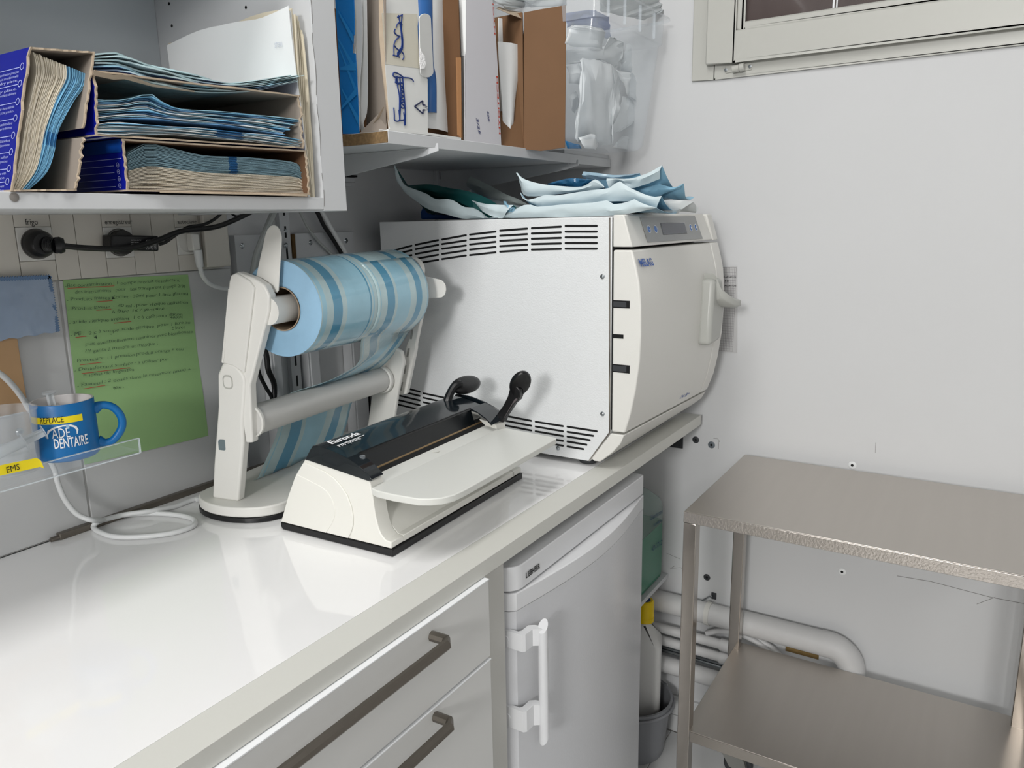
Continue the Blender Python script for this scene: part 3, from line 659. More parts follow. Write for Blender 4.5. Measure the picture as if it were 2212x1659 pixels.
mk('core_end', MB().prism([cyl_pt(ru0+.05, 6.2832*j/N, .0317) for j in range(N)], F.u*.001), mat('core_dark', (84, 76, 70), .7), rl_)
# web: peels off the front of the roll's right half, slants over the crossbar and drops behind it to the base
def wl(px, py, v): u, _, w_ = F.at(px, py, 'v', v); return (u, v, w_)
def onroll(u, deg): a_, b_ = rc(u); t = math.radians(deg); return (u, a_+math.cos(t)*rad(u)*1.014, b_+math.sin(t)*rad(u)*1.014)
LE = [onroll(.176, d_) for d_ in (-235, -215, -195, -170, -145, -120)]+[wl(775, 783, -.072), wl(735, 810, -.060), wl(690, 830, -.045), wl(634, 849, -.022), wl(612, 862, -.004), wl(604, 905, .012), wl(595, 950, .028), wl(566, 1016, .045), wl(548, 1050, .055)]
RE = [onroll(.3385, d_) for d_ in (-235, -215, -195, -170, -145, -120)]+[wl(884, 716, -.085), wl(862, 752, -.070), wl(838, 780, -.052), wl(806, 803, -.022), wl(790, 815, -.002), wl(763, 866, .012), wl(748, 920, .028), wl(720, 985, .045), wl(706, 1010, .055)]
NR = 46
Lc = spline([Vector(p) for p in LE], NR); Rc = spline([Vector(p) for p in RE], NR)
wbands = [(.0, 2), (.045, 0), (.06, 2), (.17, 1), (.31, 2), (.36, 0), (.62, 2), (.74, 1), (.86, 2), (.965, 0), (1.0, 0)]
rows = []
for fr_, _m in wbands:
    col = []
    for i in range(NR):
        q = Lc[i].lerp(Rc[i], fr_); k = i/(NR-1); sag = .0020*math.sin(fr_*9+i*.5)*min(1, max(0, i-18)/10)
        col.append(F.P(q.x, q.y+sag, max(.0262, q.z+.001*math.sin(fr_*17+i*.7)*min(1, max(0, i-18)/10))))
    rows.append(col)
wb_ = mk('film_web', MB().grid(rows, mf=lambda i, j: wbands[i][1]), [film_a, film_b, film_c], rl_, ang=60)
sd = wb_.modifiers.new('thickness', 'SOLIDIFY'); sd.thickness = .0004

# ---------------------------------------------------------------- left corner: acrylic shelf, mug, cup, syringes
SHY = 1.000
shz = None
lp0 = at(304, 978, 'y', SHY); SZ = lp0.z; SX = lp0.x; lip = at(304, 946, 'y', SHY).z-SZ
ash = root('acrylic_shelf', (.30, 1.08, SZ), 'clear acrylic ledge fixed to the wall under the green note holding a blue mug', 'shelf')
T_ = .0035
prof = [(SHY, SZ), (SHY, SZ+lip), (SHY+T_, SZ+lip), (SHY+T_, SZ+T_), (W-.030, SZ+T_), (W-.030, SZ)]
bpx = at(74, 912, 'y', W-.030).x-.012
mk('back_plate', MB().box(-.1, bpx, W-.0298, W-.0265, SZ, SZ+.058), clear, ash, smooth=False)
mk('ledge', MB().prism([(-.1, y, z) for y, z in prof], (SX+.1, 0, 0)), clear, ash, smooth=False)
ed = mat('acrylic_highlight', (226, 234, 238), .15, alpha=.62)  # edge highlights of the acrylic painted as whiter, more opaque strips
mk('edge_highlight', MB().box(-.1, SX, SHY-.0002, SHY+T_, SZ+lip-.0002, SZ+lip+.0006), ed, ash); mk('edge_highlight', MB().box(-.1, SX, SHY-.0003, SHY+.0010, SZ-.0008, SZ+.0008), ed, ash); mk('edge_highlight', MB().box(SX, SX+.0010, SHY-.0002, SHY+T_, SZ, SZ+lip), ed, ash); mk('edge_highlight', MB().box(-.1, bpx, W-.030, W-.0265, SZ+.058, SZ+.0588), ed, ash)
c = at(42, 933, 'y', W-.032); mk('screw', MB().lathe([(0, .003), (.003, .003), (.0055, .001), (.0058, 0)], c, (0, -1, 0), 16), chrome, ash)
# wooden board behind it
e0 = at(31, 731, 'y', W-.022); e1 = at(66, 905, 'y', W-.022)
wd = MB().box(.2, (e0.x+e1.x)/2, W-.0255, W-.0085, at(60, 945, 'y', W-.022).z, 1.262)
tag(mk('wooden_board', wd, wood, bevel=.0008), 'pale maple board on the wall at the left edge behind the mug', 'board')
# mug
mc = Vector((.532, 1.066, SZ+T_+.0002)); mr = .0388; mh = at(139, 862, 'y', 1.066).z-mc.z
mug = root('mug', tuple(mc), 'matt blue mug with yellow tape label standing on the clear acrylic ledge', 'mug')
mk('body', MB().lathe([(0, .0), (mr-.004, 0), (mr-.001, .003), (mr, .010), (mr, mh-.001), (mr-.0006, mh), (mr-.0030, mh), (mr-.0036, mh-.002), (mr-.004, .012), (0, .008)], mc, (0, 0, 1), 56, mi=[0, 0, 0, 0, 0, 1, 1, 1, 1]), [mug_b, mug_w], mug, ang=50)
hdir = Vector((.86, -.51, 0)).normalized()
hp_ = [(.0368, .78), (.048, .83), (.0610, .76), (.0690, .58), (.0680, .38), (.057, .19), (.046, .145), (.0368, .19)]
hp_ = [mc+hdir*a+Vector((0, 0, b*mh)) for a, b in hp_]
hp2 = spline(hp_, 30); mk('handle', MB().tube(hp2, [.0054+.003*max(0, 1-min(i, 29-i)/4) for i in range(30)], 14), mug_b, mug)
toC = Vector((-mc.x, -mc.y, 0)).normalized(); tang = Vector((0, 0, 1)).cross(toC)*1
def mugwrap(q):  # q.x: arc length to the picture right, q.z: height
    a = q.x/mr; n = toC*math.cos(a)+tang*math.sin(a); p = mc+n*(mr+.0003+(-q.y)); p.z = mc.z+q.z; return p
def mgrid(x0, x1, z0f, z1f, n=16, off=.0002):
    return [[mugwrap(Vector((x0+(x1-x0)*i/n, -off, (z0f(i/n) if j == 0 else z1f(i/n))))) for i in range(n+1)] for j in range(2)]
mk('tape_label', MB().grid(mgrid(-.052, .022, lambda t: mh*.685-.0*t, lambda t: mh*.80)), yel, mug)
tb = MB(); text_on(tb, 'REPLACE', (-.0300, -.0006, mh*.705), (-.0010, -.0006, mh*.712), (0, 0, .0082), fn=mugwrap, lift=0); mk('tape_text', tb, black_txt, mug, smooth=False)
tb = MB(); text_on(tb, 'ADE', (-.0170, -.0006, mh*.445), (.0040, -.0006, mh*.445), (0, 0, .0135), fn=mugwrap, lift=0); text_on(tb, 'DENTAIRE', (-.0160, -.0006, mh*.268), (.0250, -.0006, mh*.268), (0, 0, .0135), fn=mugwrap, lift=0, bold=.012)
arc = [(-.024, .50), (-.022, .58), (-.014, .635), (-.003, .662), (.006, .655), (.0125, .61), (.0145, .545), (.0125, .47), (.0115, .47), (.0120, .54), (.0090, .60), (.004, .628), (-.003, .637), (-.012, .612), (-.019, .565), (-.0225, .50)]
n = len(arc)//2
tb.grid([[mugwrap(Vector((a, -.0004, b*mh))) for a, b in arc[:n]], [mugwrap(Vector((a, -.0004, b*mh))) for a, b in arc[n:][::-1]]])
mk('logo', tb, white_txt, mug, smooth=False)
tb = MB().grid(mgrid(.0005, .0042, lambda t: mh*.605, lambda t: mh*.655, 2, .0006)); mk('logo_square', tb, mat('logo_blue', (150, 190, 220), .5), mug)
def syringe(nm, tip, top, r, label, wings=True):
    tip = Vector(tip); top = Vector(top); d = (top-tip).normalized(); Ls = (top-tip).length
    s = root(nm, tuple(tip), label, 'syringe')
    mk('barrel', MB().lathe([(.0008, 0), (.0018, .006), (.0022, .010), (r, .013), (r, Ls*.72), (r-.0007, Ls*.72), (r-.0007, .014), (0, .014)], tip, d, 20), syr_m, s)
    mk('finger_flange', MB().lathe([(r-.001, Ls*.72), (r+.004, Ls*.72), (r+.0045, Ls*.72+.001), (r+.004, Ls*.72+.002), (r-.001, Ls*.72+.002)], tip, d, 22), syr_m, s)
    e = d.orthogonal().normalized(); g = d.cross(e); pr = MB()
    for q in (e, g): pr.prism([tip+d*Ls*.45+q*(r-.001), tip+d*Ls*.45-q*(r-.001), tip+d*Ls*.985-q*(r-.0015), tip+d*Ls*.985+q*(r-.0015)], (g if q is e else e)*.0008)
    mk('plunger', pr, syr_m, s); mk('thumb_pad', MB().lathe([(0, Ls*.985), (r+.0025, Ls*.985), (r+.003, Ls*.985+.001), (r+.0025, Ls), (0, Ls)], tip, d, 22), syr_m, s)
syringe('syringe', mc+Vector((-.004, .010, .014)), mc+Vector((-.012, .006, mh+.012)), .0062, 'clear syringe standing inside the blue mug')
# beaker with taped label
bc = Vector((.455, 1.062, SZ+T_+.0002)); bh = .082
bk = root('plastic_beaker', tuple(bc), 'clear plastic beaker with yellow taped label left of the blue mug', 'beaker')
mk('body', MB().lathe([(0, 0), (.031, 0), (.033, .002), (.038, bh), (.039, bh), (.0395, bh-.002), (.0370, bh-.004), (.032, .003), (0, .0025)], bc, (0, 0, 1), 40), clearpp, bk)
bdir = Vector((-bc.x, -bc.y, 0)).normalized(); bt = Vector((0, 0, 1)).cross(bdir)
l0 = at(-40, 1026, 'y', SHY-.0035); l1 = at(85, 997, 'y', SHY-.0035)
tp = MB().grid([[l0+Vector((0, 0, -.006)), l0.lerp(l1, .5)+Vector((0, 0, -.0065)), l1+Vector((0, 0, -.007)), l1+Vector((.004, -.001, -.010))], [l0+Vector((0, 0, .0065)), l0.lerp(l1, .5)+Vector((0, 0, .0062)), l1+Vector((-.003, 0, .0055)), l1+Vector((.001, -.001, .002))]], th=(0, .0004, 0))
tpl = mk('tape_label', tp, yel, ash)
tb = MB(); a = at(15, 1021.5, 'y', SHY-.004); b = at(43, 1013.5, 'y', SHY-.004); text_on(tb, 'EMS', a, b, (0, 0, .0075), lift=.0003); mk('tape_text', tb, black_txt, tpl, smooth=False)
syringe('syringe', bc+Vector((-.052, -.004, .020)), at(96, 933, 'y', 1.035), .0075, 'clear syringe leaning out of the plastic beaker towards the mug')
syringe('syringe', bc+Vector((-.030, .012, .012)), bc+Vector((-.008, .014, .095)), .0060, 'clear syringe upright at the back of the plastic beaker')

# green note and blue packet
GY = W-.0088
gq = [at(136, 605, 'y', GY), at(406, 593, 'y', GY), at(450, 941, 'y', GY), at(182, 1004, 'y', GY)]
rows = []
for j in range(9):
    t = j/8; l = gq[0].lerp(gq[3], t); r = gq[1].lerp(gq[2], t); rows.append([l.lerp(r, i/8)+Vector((0, -.002*math.sin(i/8*3.1)*t-.0008*math.sin(t*9), 0)) for i in range(9)])
gn = mk('green_note', MB().grid(rows, th=(0, .0002, 0)), paper_g); tag(gn, 'green paper sheet with handwritten instructions taped to the wall tiles', 'note')
PM[gn.name] = gn.matrix_world.copy()
def g2(x, y): return at(100+x/4.047, 570+y/4.047, 'y', GY-.0032)
NT = [('-Bac contamination : 1 pompe produit desinfectant', (165, 205), (1168, 152)), ('des instruments   pour   bac transparent (rempli 2/3)', (255, 262), (1213, 203)),
      ('- Produits fraises Komet : 30ml pour 1 litre (flacon)', (180, 328), (1240, 270)), ('- Produit laveur  :  40 ml . pour chaque utilisation', (190, 410), (1240, 345)),
      ('à faire 1x / semaine', (578, 432), (1035, 402)), ('- acide citrique implant  1 c à café pour flacon', (200, 528), (1190, 450)), ('500ml', (1085, 487), (1195, 475)),
      ('- PE :  2 c à soupe acide citrique  pour 1 litre au', (212, 633), (1260, 520)), ('4        "', (422, 655), (580, 638)), ('2 litres', (1095, 578), (1213, 562)),
      ('puis eventuellement terminer avec bicarbonate', (340, 718), (1280, 600)), ('??? gants à mettre et masque .', (342, 780), (975, 705)),
      ('- Proutsaire  : 1 pression produit orange + eau', (238, 866), (1200, 752)), ('- Désinfectant surface : à utiliser pur', (248, 943), (1070, 843)),
      ('= idem de lingettes', (325, 990), (770, 932)), ('- Fauteuil : 2 doses dans le réservoir (max) +', (272, 1078), (1265, 930)), ('eau .', (588, 1095), (680, 1083))]
random.seed(3)
for s, a, b in NT:
    tb = MB(); A_ = g2(*a); B_ = g2(*b); text_on(tb, s, A_, B_, Vector((-.0009, 0, .0052)), shear=.25, lift=.0001, wob=.10, spacing=.95, bold=-.012)
    mk('handwriting', tb, mat('pen_dark', (52, 78, 62), .6), gn, smooth=False)
for a, b in (((185, 211), (595, 190)), ((435, 330), (580, 318)), ((437, 403), (568, 395)), ((592, 516), (742, 501)), ((255, 641), (350, 630)), ((292, 881), (482, 858)), ((308, 957), (730, 905)), ((325, 1091), (515, 1058))):
    A_ = g2(*a); B_ = g2(*b); mk('underline', MB().prism([A_, B_, B_-Vector((0, 0, .0009)), A_-Vector((0, 0, .0009))], (0, -.0001, 0)), mat('pen_red', (188, 62, 52), .6), gn, smooth=False)
PY = W-.0285
pkq = [at(-40, 602, 'y', PY), at(108, 596, 'y', PY), at(127, 716, 'y', PY), at(14, 733, 'y', PY)]
pkq[3] = at(-30, 740, 'y', PY)
rows = []
random.seed(5)
for j in range(17):
    t = j/16; l = pkq[0].lerp(pkq[3], t); r = pkq[1].lerp(pkq[2], t)
    rows.append([l.lerp(r, i/20)+Vector((0, -.004*math.sin(i/20*3.14)*math.sin(t*3.1)-.0022*random.random()*math.sin(t*3.14), .0012*math.sin(i*1.3) if j in (0, 16) else 0)) for i in range(21)])
pk = mk('wipe_packet', MB().grid(rows, th=(0, .0006, 0)), packet, ang=30); tag(pk, 'pale blue crinkled plastic packet with a toothed edge taped above the wood', 'packet')
PM[pk.name] = pk.matrix_world.copy()
def zig(a, b, n, w): 
    P = []; a = Vector(a); b = Vector(b); d = (b-a).normalized(); nn = Vector((-d.z, 0, d.x))
    for i in range(2*n+1): P.append(a.lerp(b, i/(2*n))+nn*(w if i % 2 else 0))
    return P
zz = zig(pkq[1], pkq[2], 22, .0022); mk('toothed_edge', MB().grid([zz, [p+Vector((-.0045, 0, 0)) for p in zz]], th=(0, -.0012, 0)), packet_z, pk, smooth=False)
zz = zig(pkq[0], pkq[1], 26, .0022); mk('toothed_edge', MB().grid([zz, [p+Vector((0, 0, -.005)) for p in zz]], th=(0, -.0012, 0)), packet_z, pk, smooth=False)

# aluminium profile and white cable on the worktop
ra0 = at(115, 1154, 'z', ZT+.006); 
rp_ = MB().box(ra0.x, XE+.35, W-.021, W-.0095, ZT, ZT+.010)
rod = root('wall_profile', (.7, W-.015, ZT), 'thin grey aluminium joint profile lying along the wall at the worktop back', 'profile')
mk('profile', rp_, rod_m, rod, bevel=.0012); mk('bead', MB().tube([(ra0.x-.012, W-.017, ZT+.0045), (XE+.35, W-.017, ZT+.0045)], .0036, 10), rod_m, rod)
cw = [at(-30, 790, 'y', 1.12), at(10, 815, 'y', 1.125), at(45, 855, 'y', 1.14), at(70, 900, 'y', 1.155), at(92, 960, 'y', 1.158), at(118, 1015, 'y', 1.158), at(124, 1040, 'y', 1.155), at(138, 1075, 'y', 1.150), at(158, 1103, 'y', 1.142), at(178, 1117, 'y', 1.134), at(204, 1124, 'y', 1.126)]
cz_ = ZT+.0042
cw += [at(*q, 'z', cz_) for q in ((236, 1121), (271, 1113), (325, 1109), (380, 1112), (412, 1119), (422, 1128), (412, 1139), (369, 1152), (304, 1159.5), (250, 1159.5), (217, 1150), (202, 1139))]
cw += [at(*q, 'z', cz_+.006) for q in ((208, 1130), (228, 1122), (271, 1111.5), (325, 1104))]+[at(*q, 'z', cz_) for q in ((380, 1093.5), (412, 1081), (450, 1071))]+[F.P(.02, .12, .005), F.P(.06, .13, .005)]
tag(mk('white_cable', MB().tube(spline(cw, 150), .0040, 12), cable_w), 'white cable running down the wall and coiled in a loop on the worktop', 'cable')
#PART3
# ---------------------------------------------------------------- socket trunking under the wall cupboard
TY = W-.020                                            # face of the trunking
def c5_(x, y): return (x/3.95, 440+y/3.95)
tz0 = 1.2665; tz1 = 1.40
tk = root('socket_trunking', (.62, W-.02, tz0), 'beige wall trunking with three labelled power sockets under the wall cupboard', 'sockets')
mk('back_box', MB().box(.2, XE-.02, TY+.003, W-.0062, tz0+.001, tz1), trunk_m, tk)
tzu = at(100, 562.5, 'y', TY)
xsx = [at(q, 520, 'y', TY).x for q in (-30, 35.5, 114, 165, 224.5, 287, 330, 381, 433, 470)]
def trk(x0, x1, z0, z1): return MB().box(x0+.0004, x1-.0004, TY, TY+.0029, z0, z1)
for i, (a, b) in enumerate(zip(xsx, xsx[1:])):
    if i in (1, 4, 7):
        zt_ = at((35.5, 222, 378.5)[(1, 4, 7).index(i)], 491.5, 'y', TY).z; zb_ = at((119, 291, 435)[(1, 4, 7).index(i)], (561, 554.5, 548)[(1, 4, 7).index(i)], 'y', TY).z
        mk('cover_panel', trk(a, b, tz0, zb_-.0006), trunk_m, tk, bevel=.0004); cp = mk('label_panel', trk(a, b, zt_+.0006, tz1), trunk_m, tk, bevel=.0004)
        k = (1, 4, 7).index(i)
        s, p0, p1, hh = (('frigo', (55, 486), (82, 485.5), .0085), ('enregistreur', (226.6, 484.5), (286, 483.5), .0074), ('autoclave', (383.5, 483.5), (424, 482.5), .0070))[k]
        tb = MB(); text_on(tb, s, at(*p0, 'y', TY), at(*p1, 'y', TY), (0, 0, hh), lift=.0005); mk('label_text', tb, black_txt, cp, smooth=False)
        cx_ = at((78.5, 257, 406)[k], (527, 522, 519)[k], 'y', TY).x; czz = (zt_+zb_)/2
        sk = mk('socket', MB().box(a+.0004, b-.0004, TY-.0015, TY+.0029, zb_, zt_), sock_m, tk, bevel=.0008)
        rr = (zt_-zb_)*.43
        mk('socket_well', MB().lathe([(rr+.0016, 0), (rr+.0016, .0012), (rr, .0014), (rr-.001, -.0006), (0, -.0006)], (cx_, TY-.0013, czz), (0, -1, 0), 36), sock_m if k == 2 else mat('socket_well_grey', (96, 94, 90), .5), sk)
        if k == 0: S1 = (cx_, czz, rr)
        if k == 1: S2 = (cx_, czz, rr)
        if k == 2: S3 = (cx_, czz, rr)
    else: mk('cover_panel', trk(a, b, tz0, tz1), trunk_m, tk, bevel=.0004)
mk('end_cap', MB().box(xsx[-1], XE-.018, TY-.004, TY+.003, tz0+.006, tz1), trunk_m, tk, bevel=.002)
# plugs
pgc = Vector((S1[0]-.001, TY-.0018, S1[1]))
pg = root('power_plug', tuple(pgc), 'round black mains plug with ribbed neck in the socket labelled frigo', 'plug')
mk('body', MB().lathe([(S1[2]*.98, 0), (S1[2]*1.0, .006), (S1[2]*.92, .016), (S1[2]*.72, .021), (0, .022)], pgc, (0, -1, 0), 32), black_m, pg)
nk0 = pgc+Vector((.004, -.020, -.001)); nk1 = at(123, 530, 'y', TY-.036)
pth = [nk0.lerp(nk1, i/14) for i in range(15)]; mk('ribbed_neck', MB().tube(pth, [.0105-.0002*i+(.0012 if i % 2 else 0) for i in range(13)]+[.0115, .0115], 16), black_m, pg)
mk('neck_collar', MB().tube([nk1-Vector((.004, 0, 0)), nk1+Vector((.003, -.002, 0)), nk1+Vector((.008, -.004, 0))], [.0095, .0120, .0095], 18), black_m, pg)
def cord(nm, pts, r, m, label, cat='cable', n=90, par=None):
    o = mk(nm, MB().tube(spline(pts, n), r, 10), m, par)
    return o if par else tag(o, label, cat)
cord('power_cord', [at(137, 531, 'y', TY-.038), at(177, 535, 'y', TY-.040), at(241, 537.5, 'y', TY-.044), at(291, 534, 'y', TY-.046), at(342, 518.5, 'y', TY-.046), at(392, 499.5, 'y', TY-.045), at(456, 492, 'y', TY-.04), at(494, 480.5, 'y', TY-.036), at(552, 453, 'y', TY-.034), at(600, 425, 'y', TY-.034)], .0042, cable_k, '', par=pg)
ac = root('power_adapter', tuple(at(287, 522, 'y', TY-.02)), 'black rectangular power adapter with white rating print in the socket labelled enregistreur', 'adapter')
mk('socket_disc', MB().lathe([(S2[2]*.95, 0), (S2[2]*.95, .010), (S2[2]*.9, .013), (0, .013)], (S2[0], TY-.0018, S2[1]), (0, -1, 0), 30), mat('plug_dark_grey', (44, 43, 42), .5), ac)
aq = [at(241, 507, 'y', TY-.030), at(343, 509.5, 'y', TY-.030), at(344, 542.5, 'y', TY-.030), at(241, 540, 'y', TY-.030)]
mk('housing', MB().prism(aq, (0, .026, 0)), black_m, ac, bevel=.0025, seg=3)
tb = MB()
AY = TY-.0306
def al(s, p0, p1, h): text_on(tb, s, at(*p0, 'y', AY), at(*p1, 'y', AY), (0, 0, h), lift=.0003)
al('CE', (316, 523.5), (326, 523.5), .0042)
for i, (x0, x1) in enumerate(((283, 305), (283, 301), (283, 303), (283, 312), (316, 338), (318, 338), (316, 339))):
    al(('SWITCHING ADAPTER', 'INPUT 100-240V~', '50/60Hz 0.5A', 'OUTPUT 12V', 'MADE IN CHINA', 'LPS', 'IP20')[i], (x0, (520, 525, 530, 535, 530, 534.5, 539)[i]), (x1, (520, 525, 530, 535, 530, 534.5, 539)[i]), .0016)
mk('rating_print', tb, mat('print_grey', (190, 190, 190), .5), ac, smooth=False)
cord('adapter_cord', [at(344, 528, 'y', TY-.018), at(358, 523, 'y', TY-.02), at(372, 513, 'y', TY-.024), at(392, 499, 'y', TY-.030), at(409, 490, 'y', TY-.034), at(440, 485, 'y', TY-.03), at(464, 473, 'y', TY-.026), at(486, 453, 'y', TY-.022), at(500, 440, 'y', TY-.02)], .0026, cable_k, '', par=ac)
cord('looping_cord', [at(484, 446, 'y', TY-.02), at(495, 456, 'y', TY-.02), at(505, 465, 'y', TY-.02), at(514, 467, 'y', TY-.02), at(525, 462, 'y', TY-.02), at(540, 452, 'y', TY-.02), at(550, 440, 'y', TY-.02)], .0020, cable_k, 'short dip of thin black cord hanging just below the cupboard')
wp = root('white_plug', tuple(at(425, 520, 'y', TY-.02)), 'white angled plug in the socket labelled autoclave', 'plug')
wq = [at(414, 503, 'y', TY-.018), at(430, 505, 'y', TY-.018), at(434.5, 541, 'y', TY-.018), at(418, 541, 'y', TY-.018)]
mk('body', MB().prism(wq, (0, .016, 0)), sock_m, wp, bevel=.002)
mk('cord_grip', MB().tube([at(427, 540, 'y', TY-.014), at(432, 577, 'y', TY-.014)], [.0072, .0058], 14), cable_w, wp)
cord('autoclave_cable', [at(432, 576, 'y', TY-.014), at(438, 596, 'y', TY-.014), at(452, 612, 'y', TY-.013), at(474, 621, 'y', TY-.012), at(500, 623, 'y', TY-.012), at(530, 618, 'y', TY-.010), at(560, 605, 'y', TY-.010)], .0040, cable_w, '', par=wp)
hb_ = MB(); q = [at(468, 462, 'y', TY-.012), at(481, 462, 'y', TY-.012), at(481, 575, 'y', TY-.012), at(455, 577, 'y', TY-.012)]
tag(mk('white_junction_box', MB().box(at(432, 520, 'y', TY).x, at(484, 520, 'y', TY).x, TY-.014, TY-.0045, at(470, 576, 'y', TY-.01).z, tz1-.01), trunk_m, bevel=.002), 'flat white junction cover at the right end of the trunking', 'cover')

# ---------------------------------------------------------------- wall cupboard
CX0, CXI, CX1, CYF, CZ0, CZ1 = -.2, .803, .849, .82, 1.3595, 1.3760
wc = root('wall_cupboard', (.4, 1.0, CZ0), 'white open-fronted wall cupboard packed with pouch cartons, above the sockets', 'cupboard')
CT = 1.742
mk('bottom_panel', MB().box(CX0, CXI, CYF, W-.0065, CZ0, CZ1), cab2_m, wc, bevel=.0006)
mk('side_panel', MB().box(CXI, CX1, CYF, W-.0065, CZ0-.002, 2.2), cab2_m, wc, bevel=.0008)
mk('side_panel', MB().box(CX0, CX0+.018, CYF, W-.0065, CZ1, 2.2), cab2_m, wc)
mk('back_panel', MB().box(CX0+.018, CXI-.0004, W-.018, W-.0065, CZ1, 2.2), mat('back_panel_grey', (186, 192, 196), .5, noise=.03), wc)
mk('shelf', MB().box(CX0+.018, CXI-.0004, CYF+.004, W-.019, CT, CT+.018), cab2_m, wc)
mk('top_panel', MB().box(CX0, CX1, CYF, W-.0065, 2.2, 2.218), cab2_m, wc)
tb = MB(); random.seed(4); pts = [Vector((CXI+.0012*math.sin(i*.9)+.0008*random.random(), CYF-.0003, CZ0+.004+i*.0115)) for i in range(34)]
for a, b in zip(pts, pts[1:]):
    if random.random() < .8: tb.prism([a, b, b+Vector((.0006, 0, 0)), a+Vector((.0006, 0, 0))], (0, .0002, 0))
mk('paint_crack', tb, mat('crack_grey', (104, 100, 96), .9), wc, smooth=False)
for q in ((365, 8), (371, 56), (531, 16)):
    c = at(*q, 'x', CXI-.0003); mk('shelf_pin_hole', MB().lathe([(0, .0001), (.0022, .0001), (.0024, 0)], c, (-1, 0, 0), 12), void_m, wc)
c = at(31, 426, 'y', CYF-.0004); mk('screw_cap', MB().lathe([(0, .0004), (.0022, .0004), (.0045, 0)], c, (0, -1, 0), 16), mat('screw_cap_grey', (120, 116, 112), .6), wc)

# --- cartons of pouches in the cupboard
def edge_panel(name, a, b, dep, th, mats, par, jit=.0, n=16, seed=1):
    """card panel: front edge a->b, going back by dep, thickness vector th; torn front edge"""
    random.seed(seed); a = Vector(a); b = Vector(b); dep = Vector(dep); th = Vector(th); mb = MB()
    f = [a.lerp(b, i/n)-dep.normalized()*(random.random()*jit) for i in range(n+1)]
    F2 = [p+dep.normalized()*.0025 for p in f]
    mb.grid([f, F2, [a.lerp(b, i/n)+dep for i in range(n+1)]])
    # outer face has material 0, inner 1, rim 2
    for i in range(len(mb.f)): mb.m[i] = 2 if i < n else 0
    k = len(mb.v); m2 = MB().grid([[p+th for p in f], [p+th for p in F2], [a.lerp(b, i/n)+dep+th for i in range(n+1)]])
    for i in range(len(m2.f)): m2.m[i] = 2 if i < n else 1
    mb.add(m2.v, m2.f, m2.m)
    N1 = n+1
    fr_ = [(i+1, i, k+i, k+i+1) for i in range(n)]; mb.f += fr_; mb.m += [2]*n
    bk_ = [(2*N1+i, 2*N1+i+1, k+2*N1+i+1, k+2*N1+i) for i in range(n)]; mb.f += bk_; mb.m += [1]*n
    for e in (0, n):
        for r in range(2): mb.f.append((r*N1+e, (r+1)*N1+e, k+(r+1)*N1+e, k+r*N1+e)); mb.m.append(2)
    return mk(name, mb, mats, par, smooth=False, weld=False)
def carton(nm, q, dep, label, mats, jit=.003, top=True, t=.0018, group=None, right=True, seed=1, left_q=None):
    """q: front opening corners TL, TR, BR, BL"""
    TL, TR, BR, BL = [Vector(p) for p in q]; d = Vector((0, dep, 0)); ux = (TR-TL).normalized(); uz = Vector((0, 0, 1))
    c = root(nm, tuple((BL+BR)/2+d/2), label, 'carton', group)
    edge_panel('side_panel', BL, TL, d, ux*t, mats, c, jit, seed=seed)
    if right: edge_panel('side_panel', TR, BR, d, -ux*t, mats, c, jit, seed=seed+1)
    edge_panel('bottom_panel', BR, BL, d, uz*t, mats, c, jit, seed=seed+2)
    if top: edge_panel('top_panel', TL, TR, d, -uz*t, mats, c, jit, seed=seed+3)
    mk('back_panel', MB().prism([TL+d, TR+d, BR+d, BL+d], (0, -t, 0)), mats[1], c)
    return c
P_ = lambda x, y, yy=CYF: at(x, y, 'y', yy)
bx = [blue_box, carton_in, torn]
ca = carton('pouch_carton', [P_(62, 102), P_(203, 112), P_(165, 412), P_(22, 414)], .185, 'royal blue carton leaning at the left end of the cupboard', bx, jit=.004, right=False, seed=11)
TR, BR = P_(203, 112), P_(165, 412)
def lr(t): return TR.lerp(BR, t)
edge_panel('side_panel', lr(0), lr(.55), (0, .185, 0), (-.0018, 0, 0), bx, ca, .003, seed=5)
edge_panel('torn_flap', lr(.62)+Vector((-.002, -.004, 0)), lr(.985), (0, .185, 0), (-.0018, 0, 0), [blue_box, carton_in, torn], ca, .006, seed=8)
# printed lines on its left face
A1 = P_(62, 102); A2 = P_(22, 414); nx = (A2-A1).cross(Vector((0, 1, 0))).normalized()
if nx.x > 0: nx = -nx
def lf(t, y): return A1.lerp(A2, t)+Vector((0, y, 0))+nx*.0004
tb = MB(); up = (A1-A2).normalized()
txt = ['will be loaded to Sterilisation pouches', 'pouches should be in accordance with', 'a cool dry place.', 'sterilisation. Les produits doivent', 'produits ne doivent pas être utilisés', 'para la esterilización. Los produc-', 'tos no deben ser utilizados', 'esterilização. Os produtos', 'não devem ser utilizados', 'igienis. I prodotti devono', 'Sterilisation. Die Produkte sollten']
for i, t in enumerate((.14, .26, .385, .50, .62, .735, .85, .94)):
    a = lf(t, .16); b = lf(t-.012, .010); tb.prism([a, b, b-up*.0007, a-up*.0007], nx*.0001)
    tb.lathe([(.0028, .0002), (.0036, .0002)], lf(t-.012, .007), nx, 14)
    for k in range(3 if i == 0 else 2):
        s = txt[(i*2+k) % 11]
        text_on(tb, s, lf(t+.035+.03*k+(.0), .085-.006*k), lf(t+.028+.03*k, .012), up*.0027, lift=.0001)
mk('print', tb, mat('print_pale_blue', (168, 176, 222), .5), ca, smooth=False)

